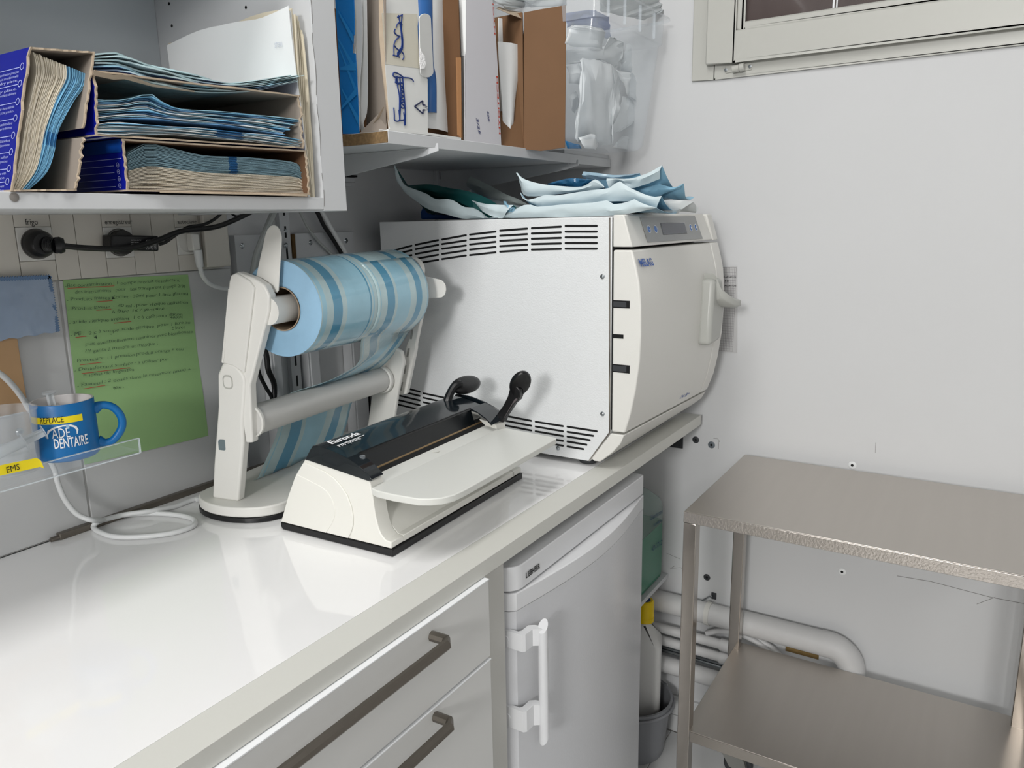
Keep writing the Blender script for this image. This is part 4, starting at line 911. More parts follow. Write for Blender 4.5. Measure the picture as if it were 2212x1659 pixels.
def sheets(nm, label, group, lower, upper, n, dep, matf, mark=None, yy=CYF+.006, th=.5, npt=22, seed=2, cat='pouch', jy=.004, up=None, wob=.0006, mats=None, reach=None):
    """n loose sheets between two edge lines seen in the picture; each sheet is a thing of its own"""
    random.seed(seed); lo = resample(spline([P_(*p, yy) for p in lower], 60), npt); hi = resample(spline([P_(*p, yy) for p in upper], 60), npt)
    for i in range(n):
        t0 = i/n; t1 = (i+th)/n; dy = random.random()*jy; r = random.random()
        A = []; B = []
        for j in range(npt):
            d = hi[j]-lo[j]; w_ = wob*math.sin(j*.8+i*1.7)
            A.append(lo[j]+d*t0+Vector((0, dy+w_*2, 0))); B.append(lo[j]+d*t1+Vector((0, dy+w_*2, 0)))
        rows = [A, [p+Vector((0, dep, 0)) for p in A]]; r2 = [B, [p+Vector((0, dep, 0)) for p in B]]
        mb = MB(); N_ = npt; mb.v = rows[0]+rows[1]+r2[0]+r2[1]
        mi = matf(i/n); mkc = (lambda j: (2 if (mark and mark[2] <= i/n <= mark[3] and mark[0] <= j/(npt-1) < mark[1]) else mi))
        for j in range(N_-1):
            mb.f += [(j, j+1, 2*N_+j+1, 2*N_+j), (j, N_+j, N_+j+1, j+1), (2*N_+j, 2*N_+j+1, 3*N_+j+1, 3*N_+j), (N_+j, 3*N_+j, 3*N_+j+1, N_+j+1)]; mb.m += [mkc(j), mi, mi, mi]
        mb.f += [(0, 2*N_, 3*N_, N_), (N_-1, 2*N_-1, 4*N_-1, 3*N_-1)]; mb.m += [mi, mi]
        o = mk(nm, mb, mats or [cream, sky_e, mark_e, grey_e, white_e, film_a], None, smooth=True, weld=False); tag(o, label, cat, group)
lo = [(72, 112), (80, 150), (68, 210), (56, 270), (46, 330), (36, 380), (26, 410)]
hi = [(192, 160), (189, 185), (160, 225), (132, 280), (121, 330), (104, 375), (66, 410)]
sheets('sterilization_pouch', 'pouch standing in the leaning blue carton at the left end of the cupboard', 'upright pouches in the leaning carton', lo, hi, 30, .15, lambda t: 0 if t < .60 else 1, mark=(.50, .59, .60, 1.), seed=3, jy=.003, wob=.00025)
kb = [kraft, kraft_d, torn]
cB = carton('pouch_carton', [P_(263, 300), P_(660, 325), P_(669, 421), P_(275, 413)], .20, 'low blue carton, brown inside, at the bottom right of the cupboard', [blue_box, mat('kraft_inside', (104, 76, 54), .8), torn], jit=.003, seed=31)
mk('flap_lip', MB().grid([[P_(345, 413.5, CYF-.006), P_(500, 417, CYF-.007), P_(664, 422, CYF-.006)], [P_(345, 412, CYF+.004), P_(500, 415, CYF+.004), P_(664, 419.5, CYF+.004)]], th=(0, 0, -.0015)), torn, cB)
# print on its left face
Bx = P_(263, 300).x-.0006
def bf(px, py): return at(px, py, 'x', Bx-.004*(py-300)/112*-0)
tb = MB(); BL_ = P_(275, 413); TL_ = P_(263, 300); bn = Vector((-1, 0, .04)).normalized()
def bl(t, y): return TL_.lerp(BL_, t)+Vector((-.0004, y, 0))
for i, t in enumerate((.36, .49, .62, .755, .89)):
    a = bl(t, .10); b = bl(t, .004 if i == 0 else .020); dz = Vector((0, 0, .0006)); tb.prism([a, b, b-dz, a-dz], (-.0001, 0, 0))
    if i:
        tb.lathe([(.0022, .0002), (.0027, .0002)], bl(t-.005, .012), (-1, 0, 0), 14); text_on(tb, ('en', 'it', 'de', 'nl')[i-1], bl(t+.012, .0145), bl(t+.012, .0095), (0, 0, .0024), lift=.0001)
mk('print', tb, mat('print_pale_blue', (168, 176, 222), .5), cB, smooth=False)
mk('colour_band', MB().prism([bl(.0, .002), bl(.0, .19), bl(.25, .19), bl(.25, .002)], (-.0002, 0, 0)), mat('carton_band_blue', (12, 62, 138), .35), cB)
sheets('sterilization_pouch', 'flat pouch in the stack filling the bottom right carton', 'flat pouches in the bottom right carton', [(280, 411), (350, 413), (420, 414), (520, 416), (600, 418), (662, 418)],
       [(276, 330), (318, 308), (370, 318), (440, 334), (520, 338), (600, 344), (640, 350), (655, 366)], 34, .17, lambda t: 0 if t < .52 else 3, mark=(.50, .56, .52, 1.), seed=9, jy=.003, wob=.0004, yy=CYF+.010)
cC = carton('pouch_carton', [P_(200, 152), P_(645, 206), P_(655, 321), P_(206, 294)], .20, 'blue carton with a torn rim lying on the low one in the cupboard', bx, jit=.006, seed=41)
mk('torn_strip', MB().grid([[P_(202, 152, CYF-.006), P_(245, 162, CYF-.009), P_(270, 160, CYF-.004), P_(330, 182, CYF-.006), P_(420, 196, CYF-.004)], [P_(202, 163, CYF-.002), P_(245, 172, CYF-.003), P_(270, 171, CYF-.002), P_(330, 187, CYF-.002), P_(420, 199, CYF-.002)]], th=(0, .001, 0)), torn, cC)
M3 = [white_e, sky_e, mark_e, mat('pouch_mid_blue', (92, 136, 176), .5), film_a, grey_e]
sheets('sterilization_pouch', 'limp white and blue pouch in the lower bundle of the middle carton', 'bundle in the middle carton', [(212, 292), (250, 297), (300, 292), (380, 291), (460, 298), (540, 305), (610, 314), (652, 320)],
       [(210, 268), (245, 262), (300, 266), (380, 272), (440, 276), (520, 284), (600, 292), (648, 300)], 14, .17, lambda t: (0, 4, 0, 5, 0, 1, 0)[int(t*14) % 7], mark=(.51, .62, .12, 1.), seed=12, jy=.007, wob=.0016, yy=CYF-.002, mats=M3)
sheets('sterilization_pouch', 'blue pouch with raised corners in the upper layers of the middle carton', 'upper layers in the middle carton', [(204, 264), (260, 256), (330, 258), (400, 264), (470, 270), (560, 282), (612, 292)],
       [(203, 210), (240, 214), (275, 212), (320, 200), (345, 214), (390, 232), (480, 240), (560, 246), (650, 258)], 13, .17, lambda t: (3, 4, 0, 3, 1, 4, 0)[int(t*13) % 7], seed=14, jy=.008, wob=.002, yy=CYF+.004, mats=M3, th=.55)
sheets('sterilization_pouch', 'loose pale blue pouch on top of the middle carton', 'loose pouches on the middle carton', [(202, 158), (270, 162), (330, 180), (420, 196), (500, 200), (560, 196), (620, 182), (642, 176)],
       [(204, 112), (262, 108), (300, 122), (360, 138), (430, 158), (500, 174), (560, 170), (610, 163), (656, 156)], 7, .16, lambda t: (4, 1, 5, 4, 1, 4, 4)[int(t*7) % 7], seed=16, jy=.012, wob=.003, yy=CYF+.004, mats=[white_e, film_c, mark_e, blue_film, film_c, film_a], th=.5)
# big white envelopes standing against the right side
random.seed(21)
def envelope(i, x0, dxb, zt, yf, lean):
    rows = []; n = 10; zb = CZ1+.0006
    for j in range(9):
        t = j/8; row = []
        for k in range(n+1):
            s = k/n; y = yf+.27*s; top = zt-.006*math.sin(s*3.1)*0-.012*s-.004*math.sin(s*7+i); z = zb+(top-zb)*t
            x = x0+dxb*s+lean*(1-t)+.0025*math.sin(s*5+i)*t*(1-s)+.003*math.sin(t*5+i*.5)*(1-s)
            row.append((x, y, z))
        rows.append(row)
    o = mk('envelope', MB().grid(rows, th=(.0011, 0, 0)), white_e if i < 2 else cream_e, None, smooth=True)
    return o
for i in range(12):
    x0 = .7740+i*.00195
    o = envelope(i, x0 if i < 9 else x0+.001, -.0005*i*0+.0, (1.622 if i < 4 else 1.612 if i < 8 else 1.598)-.0015*(i % 3), .828+.0015*(i % 4), .008-.0042*(i/11)-.0)
    tag(o, 'tall white paper bag standing against the right side of the cupboard' , 'paper bag', 'paper bags in the cupboard')
o = D.objects['envelope']; PM[o.name] = o.matrix_world.copy()
tb = MB(); a = at(594, 103, 'x', .7725); b = at(612, 100, 'x', .7725); text_on(tb, 'STERIL', a, b, (0, 0, .006), lift=.0006); mk('print', tb, mat('print_faint', (186, 192, 204), .6), o, smooth=False)

# ---------------------------------------------------------------- upper shelf with its brackets and rails
SY, SZ0, SZ1 = .815, 1.4590, 1.4780
us_ = root('wall_shelf', (1.34, .99, SZ0), 'white shelf with a raw chipboard left end crammed with boxes above the autoclave', 'shelf')
mk('board', MB().box(.9425, XR-.003, SY, FW-.0, SZ0, SZ1), cab2_m, us_, bevel=.0008)
mk('raw_end', MB().box(.9412, .9424, SY+.0006, FW-.002, SZ0+.0012, SZ1-.0006), chip, us_)
mk('front_lath', MB().box(1.52, XR-.003, SY+.004, SY+.05, SZ1+.0004, SZ1+.009), cab2_m, us_, bevel=.0006)
def bracket(x, label):
    b = root('shelf_bracket', (x, FW-.02, SZ0-.03), label, 'bracket')
    mk('arm', MB().prism([(x-.0015, FW-.012, SZ0-.0005), (x-.0015, SY-.012, SZ0-.0005), (x-.0015, SY-.014, SZ0+.006), (x-.0015, SY-.018, SZ0+.006), (x-.0015, SY-.018, SZ0-.006), (x-.0015, SY+.012, SZ0-.013), (x-.0015, FW-.012, SZ0-.060)], (.003, 0, 0)), cab2_m, b, bevel=.0005)
    mk('flange', MB().box(x-.006, x+.006, SY+.005, FW-.014, SZ0-.0022, SZ0-.0004), cab2_m, b)
xb1 = at(945, 318, 'y', SY-.016).x; bracket(xb1, 'grey-white shelf bracket under the left part of the upper shelf'); xb2 = at(1248, 352, 'y', SY-.016).x; bracket(xb2, 'grey-white shelf bracket under the right part of the upper shelf')
for x, label in ((xb1, 'slotted white wall rail behind the reel dispenser'), (xb2, 'slotted white wall rail behind the autoclave')):
    r = root('wall_rail', (x, FW-.006, .9), label, 'rail')
    mk('channel', MB().box(x-.0125, x+.0125, FW-.011, FW-.0005, .9, 2.1), cab2_m, r, bevel=.001)
    z = 1.02
    while z < 1.45:
        mk('slot', MB().box(x-.0022, x+.0022, FW-.0114, FW-.0108, z, z+.022), void_m, r, smooth=False); z += .042
    zc = at(639, 498, 'y', FW-.012).z; mk('screw', MB().lathe([(0, .002), (.003, .002), (.0045, 0)], (x+.001, FW-.011, zc), (0, -1, 0), 14), chrome, r)
# painted battens with screws behind the dispenser
bz1 = at(700, 502, 'y', FW-.016).z; 
for i, (x0, x1, y0, z0, sc, label) in enumerate(((508, 641, .0, .06, ((523, 531), (618, 530)), 'white painted batten left of the slotted rail'), (650, 765, 0, .06, ((671, 524), (748, 520)), 'white painted batten right of the slotted rail'))):
    X0 = at(x0, 530, 'y', FW-.016).x; X1 = at(x1, 530, 'y', FW-.016).x
    X0 = max(X0, XE+.001)
    if i == 0: X1 = xb1-.0135
    else: X0 = xb1+.020
    bt = root('batten', ((X0+X1)/2, FW-.008, bz1-.12), label, 'batten')
    mk('board', MB().box(X0, X1, FW-.016, FW-.0004, bz1-.12, bz1), cab2_m, bt, bevel=.0008)
    for q in sc:
        c = at(*q, 'y', FW-.0165); mk('screw', MB().lathe([(0, .002), (.003, .002), (.0052, 0)], c, (0, -1, 0), 14), chrome, bt)
mk('raw_edge', MB().box(xb1+.0130, xb1+.0198, FW-.014, FW-.001, bz1-.12, bz1-.002), mat('raw_wood_dark', (88, 66, 34), .9, noise=.5, nscale=80), D.objects['batten.001'])
# vertical cable ducts standing behind the dispenser
def duct(px0, px1, label, top=1.22):
    a = at(px0, 860, 'y', FW-.03).x; b = at(px1, 860, 'y', FW-.03).x
    d = root('cable_duct', ((a+b)/2, FW-.015, ZT), label, 'duct')
    mk('body', MB().box(a, b, FW-.026, FW-.0006, ZT, top), cab2_m, d, bevel=.001); mk('lid', MB().box(a+.003, b-.003, FW-.030, FW-.0262, ZT, top), cab2_m, d, bevel=.0012)
duct(596, 618, 'narrow white cable duct left behind the crossbar'); duct(675, 699, 'narrow white cable duct in the middle behind the crossbar'); duct(768, 798, 'wider white cable duct right behind the crossbar')
cord('grey_hose', [at(598, 440, 'y', FW-.05), at(590, 462, 'y', FW-.05), at(578, 490, 'y', FW-.05), at(562, 530, 'y', FW-.05), at(552, 560, 'y', FW-.05), at(545, 620, 'y', FW-.05), at(548, 700, 'y', FW-.045)], .0062, mat('hose_grey', (168, 172, 170), .4), 'grey hose running down behind the left wing of the dispenser')
cord('thin_white_cable', [at(640, 445, 'y', FW-.024), at(650, 462, 'y', FW-.024), at(664, 490, 'y', FW-.024), at(685, 518, 'y', FW-.024), at(712, 545, 'y', FW-.024), at(740, 570, 'y', FW-.024)], .0026, mat('hose_grey', (168, 172, 170), .4), 'thin pale cable curving over the right batten')
cord('black_wall_cable', [at(672, 440, 'y', FW-.034), at(686, 460, 'y', FW-.034), at(700, 488, 'y', FW-.034), at(716, 512, 'y', FW-.034), at(738, 548, 'y', FW-.034), at(760, 590, 'y', FW-.034)], .0042, cable_k, 'black cable slanting down behind the reel')
cord('white_wall_cable', [at(686, 440, 'y', FW-.040), at(698, 462, 'y', FW-.040), at(718, 498, 'y', FW-.040), at(736, 528, 'y', FW-.040), at(752, 556, 'y', FW-.040), at(772, 596, 'y', FW-.040)], .0046, cable_w, 'white cable slanting down beside the black one')
cord('black_floor_cable', [at(568, 740, 'y', 1.13), at(576, 770, 'y', 1.13), at(580, 800, 'y', 1.13), at(592, 830, 'y', 1.135), at(592, 870, 'y', 1.14), at(588, 905, 'y', 1.14)], .0052, cable_k, 'bulging black cable hanging behind the left end of the crossbar')
cord('black_floor_cable', [at(556, 790, 'y', 1.14), at(562, 812, 'y', 1.14), at(575, 838, 'y', 1.14), at(588, 862, 'y', 1.14), at(590, 900, 'y', 1.145)], .0036, cable_k, 'thinner black cable crossing left of the bulging one')
tag(mk('black_strip', MB().box(at(800, 870, 'y', 1.16).x, at(812, 870, 'y', 1.16).x, FW-.012, FW-.004, .885, 1.08), cable_k, bevel=.002), 'flat black strip running down beside the wider cable duct', 'cable')  # thin black strip on the wall beside the wider duct
# small white box fixed on the wall beside the cupboard
sb = root('wall_box', tuple(at(758, 395, 'y', FW-.02)), 'small white electric box peeking out right of the cupboard', 'box')
X0 = at(740, 390, 'y', FW-.03).x; X1 = at(768, 390, 'y', FW-.03).x; Z0 = at(758, 394, 'y', FW-.03).z; Z1 = at(758, 383, 'y', FW-.03).z
mk('housing', MB().box(X0, X1, FW-.03, FW-.0006, Z0, Z1), cab2_m, sb, bevel=.0015); mk('dark_strip', MB().box(X0, X1+.004, FW-.032, FW-.0006, Z1+.0005, Z1+.0045), void_m, sb); mk('plug', MB().box(X0, X1-.006, FW-.026, FW-.006, Z0-.008, Z0-.0004), cab2_m, sb)
#PART4
# ---------------------------------------------------------------- boxes on the upper shelf
def q6(x, y): return (720+x/5.353, y/5.353)
ZS = SZ1+.0004
def poly_on(nm, pts, ax, val, d, m, par, f=q6, **k): return mk(nm, MB().prism([at(*f(*p), ax, val) for p in pts], d, **({})), m, par, **k)
XE1 = .9462
c = root('glossy_blue_carton', (XE1+.1, .90, ZS), 'glossy blue carton squeezed beside the cupboard at the left end of the upper shelf', 'carton')
mk('blue_flap', MB().prism([at(*q6(*p), 'x', XE1) for p in ((20, -40), (235, -40), (243, 250), (240, 408), (216, 412), (222, 612), (255, 618), (272, 900), (298, 1545), (110, 1548))], (.0014, 0, 0)), blue_box2, c, smooth=False)
tb = MB(); sw = ((60, 440, 255, 770), (62, 520, 262, 1010), (80, 780, 262, 720), (96, 1010, 290, 1350), (90, 1240, 270, 1000), (58, 120, 236, 420))
for k_, (x0, y0, x1, y1) in enumerate(sw): tb.prism([at(*q6(*p), 'x', XE1-.0003-.00025*k_) for p in ((x0, y0), (x1, y1), (x1, y1+95), (x0, y0+30))], (.0001, 0, 0))
mk('swirl_print', tb, mat('swirl_light', (40, 134, 204), .3), c, smooth=False)
mk('inner_wall', MB().grid([[at(*q6(385, y), 'x', XE1+.045) for y in (-40, 600, 1530)], [at(*q6(520, y), 'x', XE1+.008) for y in (-40, 600, 1540)], [at(*q6(605, y), 'x', XE1+.002) for y in (-40, 600, 1520)]], th=(.001, 0, 0)), carton_in, c)
mk('bottom_flap', MB().grid([[at(*q6(300, 1545), 'x', XE1), at(*q6(615, 1500), 'x', XE1)], [at(*q6(375, 1480), 'x', XE1+.03), at(*q6(600, 1230), 'x', XE1+.012)]], th=(.001, 0, .0004)), carton_in, c)
mk('torn_wall', MB().grid([[at(*q6(430, 1480), 'x', XE1+.004), at(*q6(580, 1235), 'x', XE1+.002)], [at(*q6(470, 1470), 'x', XE1+.010), at(*q6(600, 1260), 'x', XE1+.006)]], th=(.001, 0, 0)), torn, c)
for i, (a, b) in enumerate((((240, 0), (300, 1530)), ((330, -40), (296, 1300)), ((385, -40), (388, 1290)))):
    xs_ = XE1+.003+.004*i; e = [(a[0], a[1]), (a[0]+6, 500), (b[0]+(8 if i else 0), b[1]-300), (b[0], b[1])]
    e2 = [(x-92, y) for x, y in e]
    if i == 2: e += [(345, 1440), (400, 1530)]; e2 += [(300, 1440), (330, 1530)]
    A_ = spline([at(*q6(*p), 'x', xs_) for p in e], 14); B_ = spline([at(*q6(*p), 'x', xs_+.006) for p in e2], 14)
    mk('white_sheet', MB().grid([A_, B_], th=(.0008, 0, 0)), white_e, c)
# white box with pen writing
SYF = SY+.003
def Y(x, y, dy=0): return at(*q6(x, y), 'y', SYF+dy)
c = root('marked_white_carton', tuple(Y(1000, 1500)+Vector((0, .12, 0))), 'white carton with crossed-out blue pen writing and an arrow, brown lined inside', 'carton')
mk('front_panel', MB().prism([Y(*p) for p in ((572, -60), (975, -60), (990, 190), (972, 330), (985, 560), (1005, 795), (1030, 860), (1090, 915), (1092, 1538), (655, 1492), (600, 760))], (0, .0028, 0)), white_box, c, smooth=False)
mk('left_edge', MB().grid([[Y(530, -60, .004), Y(535, 420, .004), Y(560, 730, .004), Y(640, 1490, .004)], [Y(572, -60), Y(585, 420), Y(600, 730), Y(655, 1492)]], th=(0, .001, 0)), torn, c, smooth=False)
mk('bottom_lip', MB().prism([Y(*p, -.0012) for p in ((640, 1488), (1092, 1532), (1478, 1592), (1480, 1620), (1090, 1560), (640, 1515))], (0, .02, 0)), white_box, c, smooth=False)
xr = Y(1478, 800).x
mk('right_wall', MB().box(xr-.001, xr+.001, SYF+.001, SYF+.22, ZS, Y(1450, -40).z), kraft_d, c)
mk('back_wall', MB().box(Y(575, 700).x, xr, SYF+.22, SYF+.222, ZS, Y(1450, -40).z), kraft_d, c)
tb = MB()
tabp = []
for k in range(9): t = math.radians(180-180*k/8); tabp.append((1062+68*math.cos(t), 215-58*math.sin(t)))
for k in range(9): t = math.radians(0+180*k/8); tabp.append((1084+76*math.cos(t), 830+66*math.sin(t)))
mk('hand_hole_tab', MB().prism([Y(x, y, -.006+.00004*(x-980)) for x, y in tabp], (0, .0016, 0)), white_box, c, bevel=.0006)
mk('torn_paper', MB().prism([Y(x, y, -.0072) for x, y in ((1005, 560), (1035, 620), (1062, 650), (1060, 700), (1072, 730), (1055, 790), (1008, 795), (1000, 700))], (0, .0010, 0)), mat('torn_white', (236, 236, 236), .8, bump=1, bscale=300), c, smooth=False)
mk('clear_tape', MB().prism([Y(x, y, -.0003) for x, y in ((560, 150), (968, 162), (998, 792), (610, 742))], (0, .0002, 0)), mat('yellowed_tape', (202, 198, 184), .3, noise=.06, nscale=30), c, smooth=False)
tb = MB()
ST = [((690, 638), (728, 648), (768, 662)), ((702, 636), (700, 575), (700, 520), (722, 465), (762, 425)), ((700, 520), (728, 556), (758, 580)), ((755, 175), (775, 300), (788, 420), (792, 520), (768, 600), (735, 645)), ((798, 165), (786, 300), (802, 450), (800, 560), (785, 588), (812, 625), (815, 665), (800, 688)),
      ((725, 318), (740, 280), (775, 258), (798, 292)), ((716, 335), (705, 372), (735, 405), (772, 420)), ((740, 200), (790, 175)), ((775, 560), (740, 620), (780, 600), (750, 640)),
      ((700, 1245), (706, 1330), (712, 1392), (765, 1390), (758, 1270)), ((765, 1390), (818, 1380), (815, 1300)), ((735, 880), (745, 1000), (765, 1120), (764, 1300), (768, 1388)), ((770, 890), (782, 1100), (776, 1240), (768, 1388)), ((800, 880), (815, 1050), (830, 1250), (832, 1450)),
      ((800, 882), (745, 848), (705, 838), (690, 862), (705, 888), (760, 895), (870, 900), (915, 918), (928, 946)), ((715, 950), (750, 972), (802, 958)), ((778, 1135), (812, 1112), (776, 1085), (816, 1062), (778, 1035), (812, 1010), (775, 990)), ((775, 1165), (800, 1150), (822, 1170), (790, 1185)), ((782, 1190), (806, 1212), (826, 1240), (800, 1250), (778, 1232)), ((822, 1380), (822, 1452)), ((725, 900), (728, 960), (790, 955))]
for s in ST: tb.tube(spline([Y(x, y, -.0007) for x, y in s], 18), .00105, 5)
mk('pen_writing', tb, mat('felt_pen_blue', (14, 46, 112), .5), c, smooth=False)
tb = MB()
for s in (((1033, 1165), (938, 1230), (1035, 1315)), ((1033, 1165), (1034, 1215)), ((1035, 1315), (1036, 1268)), ((1034, 1213), (1058, 1215)), ((1036, 1270), (1060, 1272))):
    for a, b in zip(s, s[1:]): tb.tube([Y(*a, -.0004), Y(*b, -.0004)], .0013, 4)
text_on(tb, 'UP', Y(1087, 1278, -.0003), Y(1087, 1215, -.0003), (-.0058, 0, 0), lift=.0003); mk('arrow_print', tb, mat('print_navy', (20, 30, 70), .5), c, smooth=False)
def bagstrip(nm, e1, e2, dy, m, par, dd=.012, th=(0, .001, 0)):
    A_ = resample(spline([Y(*p, dy) for p in e1], 30), 18); B_ = resample(spline([Y(*p, dy-dd*0) for p in e2], 30), 18)
    rows = [A_, [a.lerp(b, .33)+Vector((0, -dd*.6, 0)) for a, b in zip(A_, B_)], [a.lerp(b, .66)+Vector((0, -dd*.5, 0)) for a, b in zip(A_, B_)], B_]
    return mk(nm, MB().grid(rows, th=th), m, par, ang=70)
pb = bagstrip('white_paper_bag', ((985, -40), (990, 600), (1090, 900), (1090, 1480)), ((1275, -40), (1283, 500), (1290, 900), (1350, 1538)), .035, white_e, None)
tag(pb, 'white paper bag with a blue stripe standing inside the marked carton', 'paper bag'); PM[pb.name] = pb.matrix_world.copy()
bagstrip('blue_stripe', ((970, -40), (985, 700), (1092, 905), (1094, 1300)), ((1172, -40), (1180, 600), (1192, 900), (1197, 1310)), .0325, mat('stripe_blue', (48, 98, 160), .4), pb)
pb = bagstrip('white_paper_bag', ((1180, -40), (1190, 700), (1205, 1500)), ((1262, -40), (1272, 500), (1280, 900), (1320, 1520)), .060, white_e, None)
tag(pb, 'second white paper bag just behind the striped one in the marked carton', 'paper bag')
mk('corrugated_flap', MB().grid([[Y(1432, 665, .003), Y(1440, 1000, .003), Y(1448, 1560, .003)], [Y(1478, 665), Y(1480, 1000), Y(1482, 1600)]], th=(0, .003, 0)), mat('kraft_light', (150, 108, 70), .8), c)
# lilac-white box
def Z(x, y, dy=0): return at(x, y, 'y', SYF+dy)
c = root('lilac_white_carton', tuple(Z(1040, 305)+Vector((0, .12, 0))), 'tall pale carton dated in blue pen with red lettering down its right edge', 'carton')
mk('front_panel', MB().prism([Z(*p) for p in ((1006, -12), (1063, -12), (1070, 60), (1076, 160), (1083, 319), (1006, 307))], (0, .003, 0)), lilac_box, c, smooth=False)
mk('left_side', MB().grid([[Z(985, -12, .03), Z(992, 120, .03), Z(997, 170, .03), Z(998, 300, .02)], [Z(994, -12, .006), Z(999, 120, .01), Z(1003, 175, .01), Z(1001, 303, .008)], [Z(1006, -12), Z(1006, 120), Z(1006, 175), Z(1006, 307)]], th=(0, .002, 0)), white_e, c, ang=20)
mk('rear_panel', MB().prism([Z(985, -12, .2), Z(1063, -12, .2), Z(1083, 290, .2), Z(1006, 280, .2)], (0, .003, 0)), lilac_box, c)
tb = MB()
text_on(tb, '3/25', Z(1028, 254, -.0003), Z(1034, 290, -.0003), (.0066, 0, 0), lift=.0003, shear=.15, bold=.012); text_on(tb, 'son', Z(1052, 240, -.0003), Z(1054, 262, -.0003), (.0080, 0, 0), lift=.0003, shear=.2, bold=.01)
mk('pen_writing', tb, pen, c, smooth=False)
tb = MB(); text_on(tb, 'HYGITECH', Z(1081, 290, -.0003), Z(1075, 165, -.0003), (-.0052, 0, 0), lift=.0003, bold=.015); text_on(tb, 'HYGI', Z(1070, 75, -.0003), Z(1066, 8, -.0003), (-.0036, 0, 0), lift=.0003, bold=.01); mk('red_lettering', tb, red_txt, c, smooth=False)
# white envelopes beside it
def bag2(e1, e2, dy, label, m=white_e, dd=.01):
    A_ = resample(spline([Z(*p, dy) for p in e1], 30), 16); B_ = resample(spline([Z(*p, dy) for p in e2], 30), 16)
    rows = [A_, [a.lerp(b, .3)+Vector((0, -dd, 0)) for a, b in zip(A_, B_)], [a.lerp(b, .7)+Vector((0, -dd*.8, 0)) for a, b in zip(A_, B_)], B_]
    o = mk('white_paper_bag', MB().grid(rows, th=(0, .0012, 0)), m, None, ang=50); tag(o, label, 'paper bag'); return o
bag2([(1077, 38), (1078, 100), (1082, 220), (1083, 312)], [(1131, 68), (1132, 110), (1120, 200), (1105, 312)], .050, 'taller white paper bag at the back between the pale and brown cartons')
bag2([(1076, 90), (1080, 160), (1086, 240), (1088, 312)], [(1136, 103), (1131, 150), (1115, 210), (1103, 316)], .022, 'creased white paper bag in front between the pale and brown cartons')
# kraft carton with its flap swung open
c = root('kraft_carton', tuple(Z(1120, 318)+Vector((0, .12, 0))), 'brown kraft carton with a big flap swung open, left of the clear bin', 'carton')
xh = Z(1132, 160).x; zt_ = Z(1128, 26).z
mk('back_wall', MB().box(Z(1085, 200).x, xh, SYF+.16, SYF+.163, ZS, zt_), kraft_d, c)
mk('right_wall', MB().box(xh-.001, xh+.002, SYF+.002, SYF+.16, ZS, zt_), kraft, c)
mk('inner_flap', MB().grid([[Z(1083, 240, .03), Z(1083, 318, .004)], [Z(1108, 240, .02), Z(1100, 320, .002)], [Z(1134, 60, .006), Z(1133, 321, .001)]], th=(0, .002, 0)), kraft, c)
fx = 1.386
pts_ = [Z(1128, 27), at(1222, 11, 'x', fx), at(1220, 318.5, 'x', fx), at(1168, 326, 'x', fx-.02), Z(1132, 322)]
A_ = [Z(1132, 27), Z(1132, 170), Z(1132, 322)]; M_ = [at(1168, 20, 'x', fx-.022), at(1168, 175, 'x', fx-.022), at(1168, 326, 'x', fx-.022)]; B_ = [at(1222, 11, 'x', fx), at(1222, 170, 'x', fx), at(1220, 318.5, 'x', fx)]
mk('flap', MB().grid([A_, M_, B_], th=(.0028, .001, 0)), kraft, c, ang=20)
mk('torn_lip', MB().grid([[Z(1072, 18, .01), Z(1078, 14, .03)], [Z(1100, 30, .004), Z(1100, 22, .03)], [Z(1127, 40, .002), Z(1127, 26, .02)]], th=(0, .001, 0)), torn, c)
# crumpled film on top of the cartons
def crumple(nm, px, ax, val, amp, m, label=None, cat='pouch', group=None, sub=3, thick=.0008, seed=1, par=None, bulge=0):
    random.seed(seed); P = [at(u, v, ax, val) for u, v in px]
    bm = bmesh.new(); vs = [bm.verts.new(p) for p in P]; bm.faces.new(vs)
    bmesh.ops.triangulate(bm, faces=bm.faces); bmesh.ops.subdivide_edges(bm, edges=bm.edges, cuts=sub, use_grid_fill=True); bmesh.ops.triangulate(bm, faces=bm.faces)
    i = 'xyz'.index(ax); c0 = sum(P, Vector())/len(P); R_ = max((p-c0).length for p in P)
    from mathutils import noise as mn
    for v in bm.verts:
        r = (v.co-c0).length/R_; h = mn.noise(v.co*28+Vector((seed, 0, 0)))+.5*mn.noise(v.co*70)
        v.co[i] += amp*h-bulge*max(0, 1-r*r)
    bm.verts.ensure_lookup_table(); mb = MB(); idx = {v: k for k, v in enumerate(bm.verts)}
    mb.v = [v.co.copy() for v in bm.verts]; mb.f = [tuple(idx[v] for v in f.verts) for f in bm.faces]; mb.m = [0]*len(mb.f); bm.free()
    o = mk(nm, mb, m, par, ang=24)
    s = o.modifiers.new('thickness', 'SOLIDIFY'); s.thickness = thick
    if label: tag(o, label, cat, group)
    PM[o.name] = PM.get(o.name, o.matrix_world.copy()); return o
filmw = mat('crinkled_clear_film', (206, 212, 214), .2, alpha=.75, noise=.1, nscale=30, bump=.8, bscale=40)
crumple('plastic_bag', [(1060, -14), (1226, -14), (1224, 12), (1180, 16), (1140, 14), (1100, 22), (1066, 6)], 'y', SYF+.02, .012, filmw, 'crinkled clear plastic bag lying over the brown carton at the top edge', 'bag', seed=3, thick=.001)

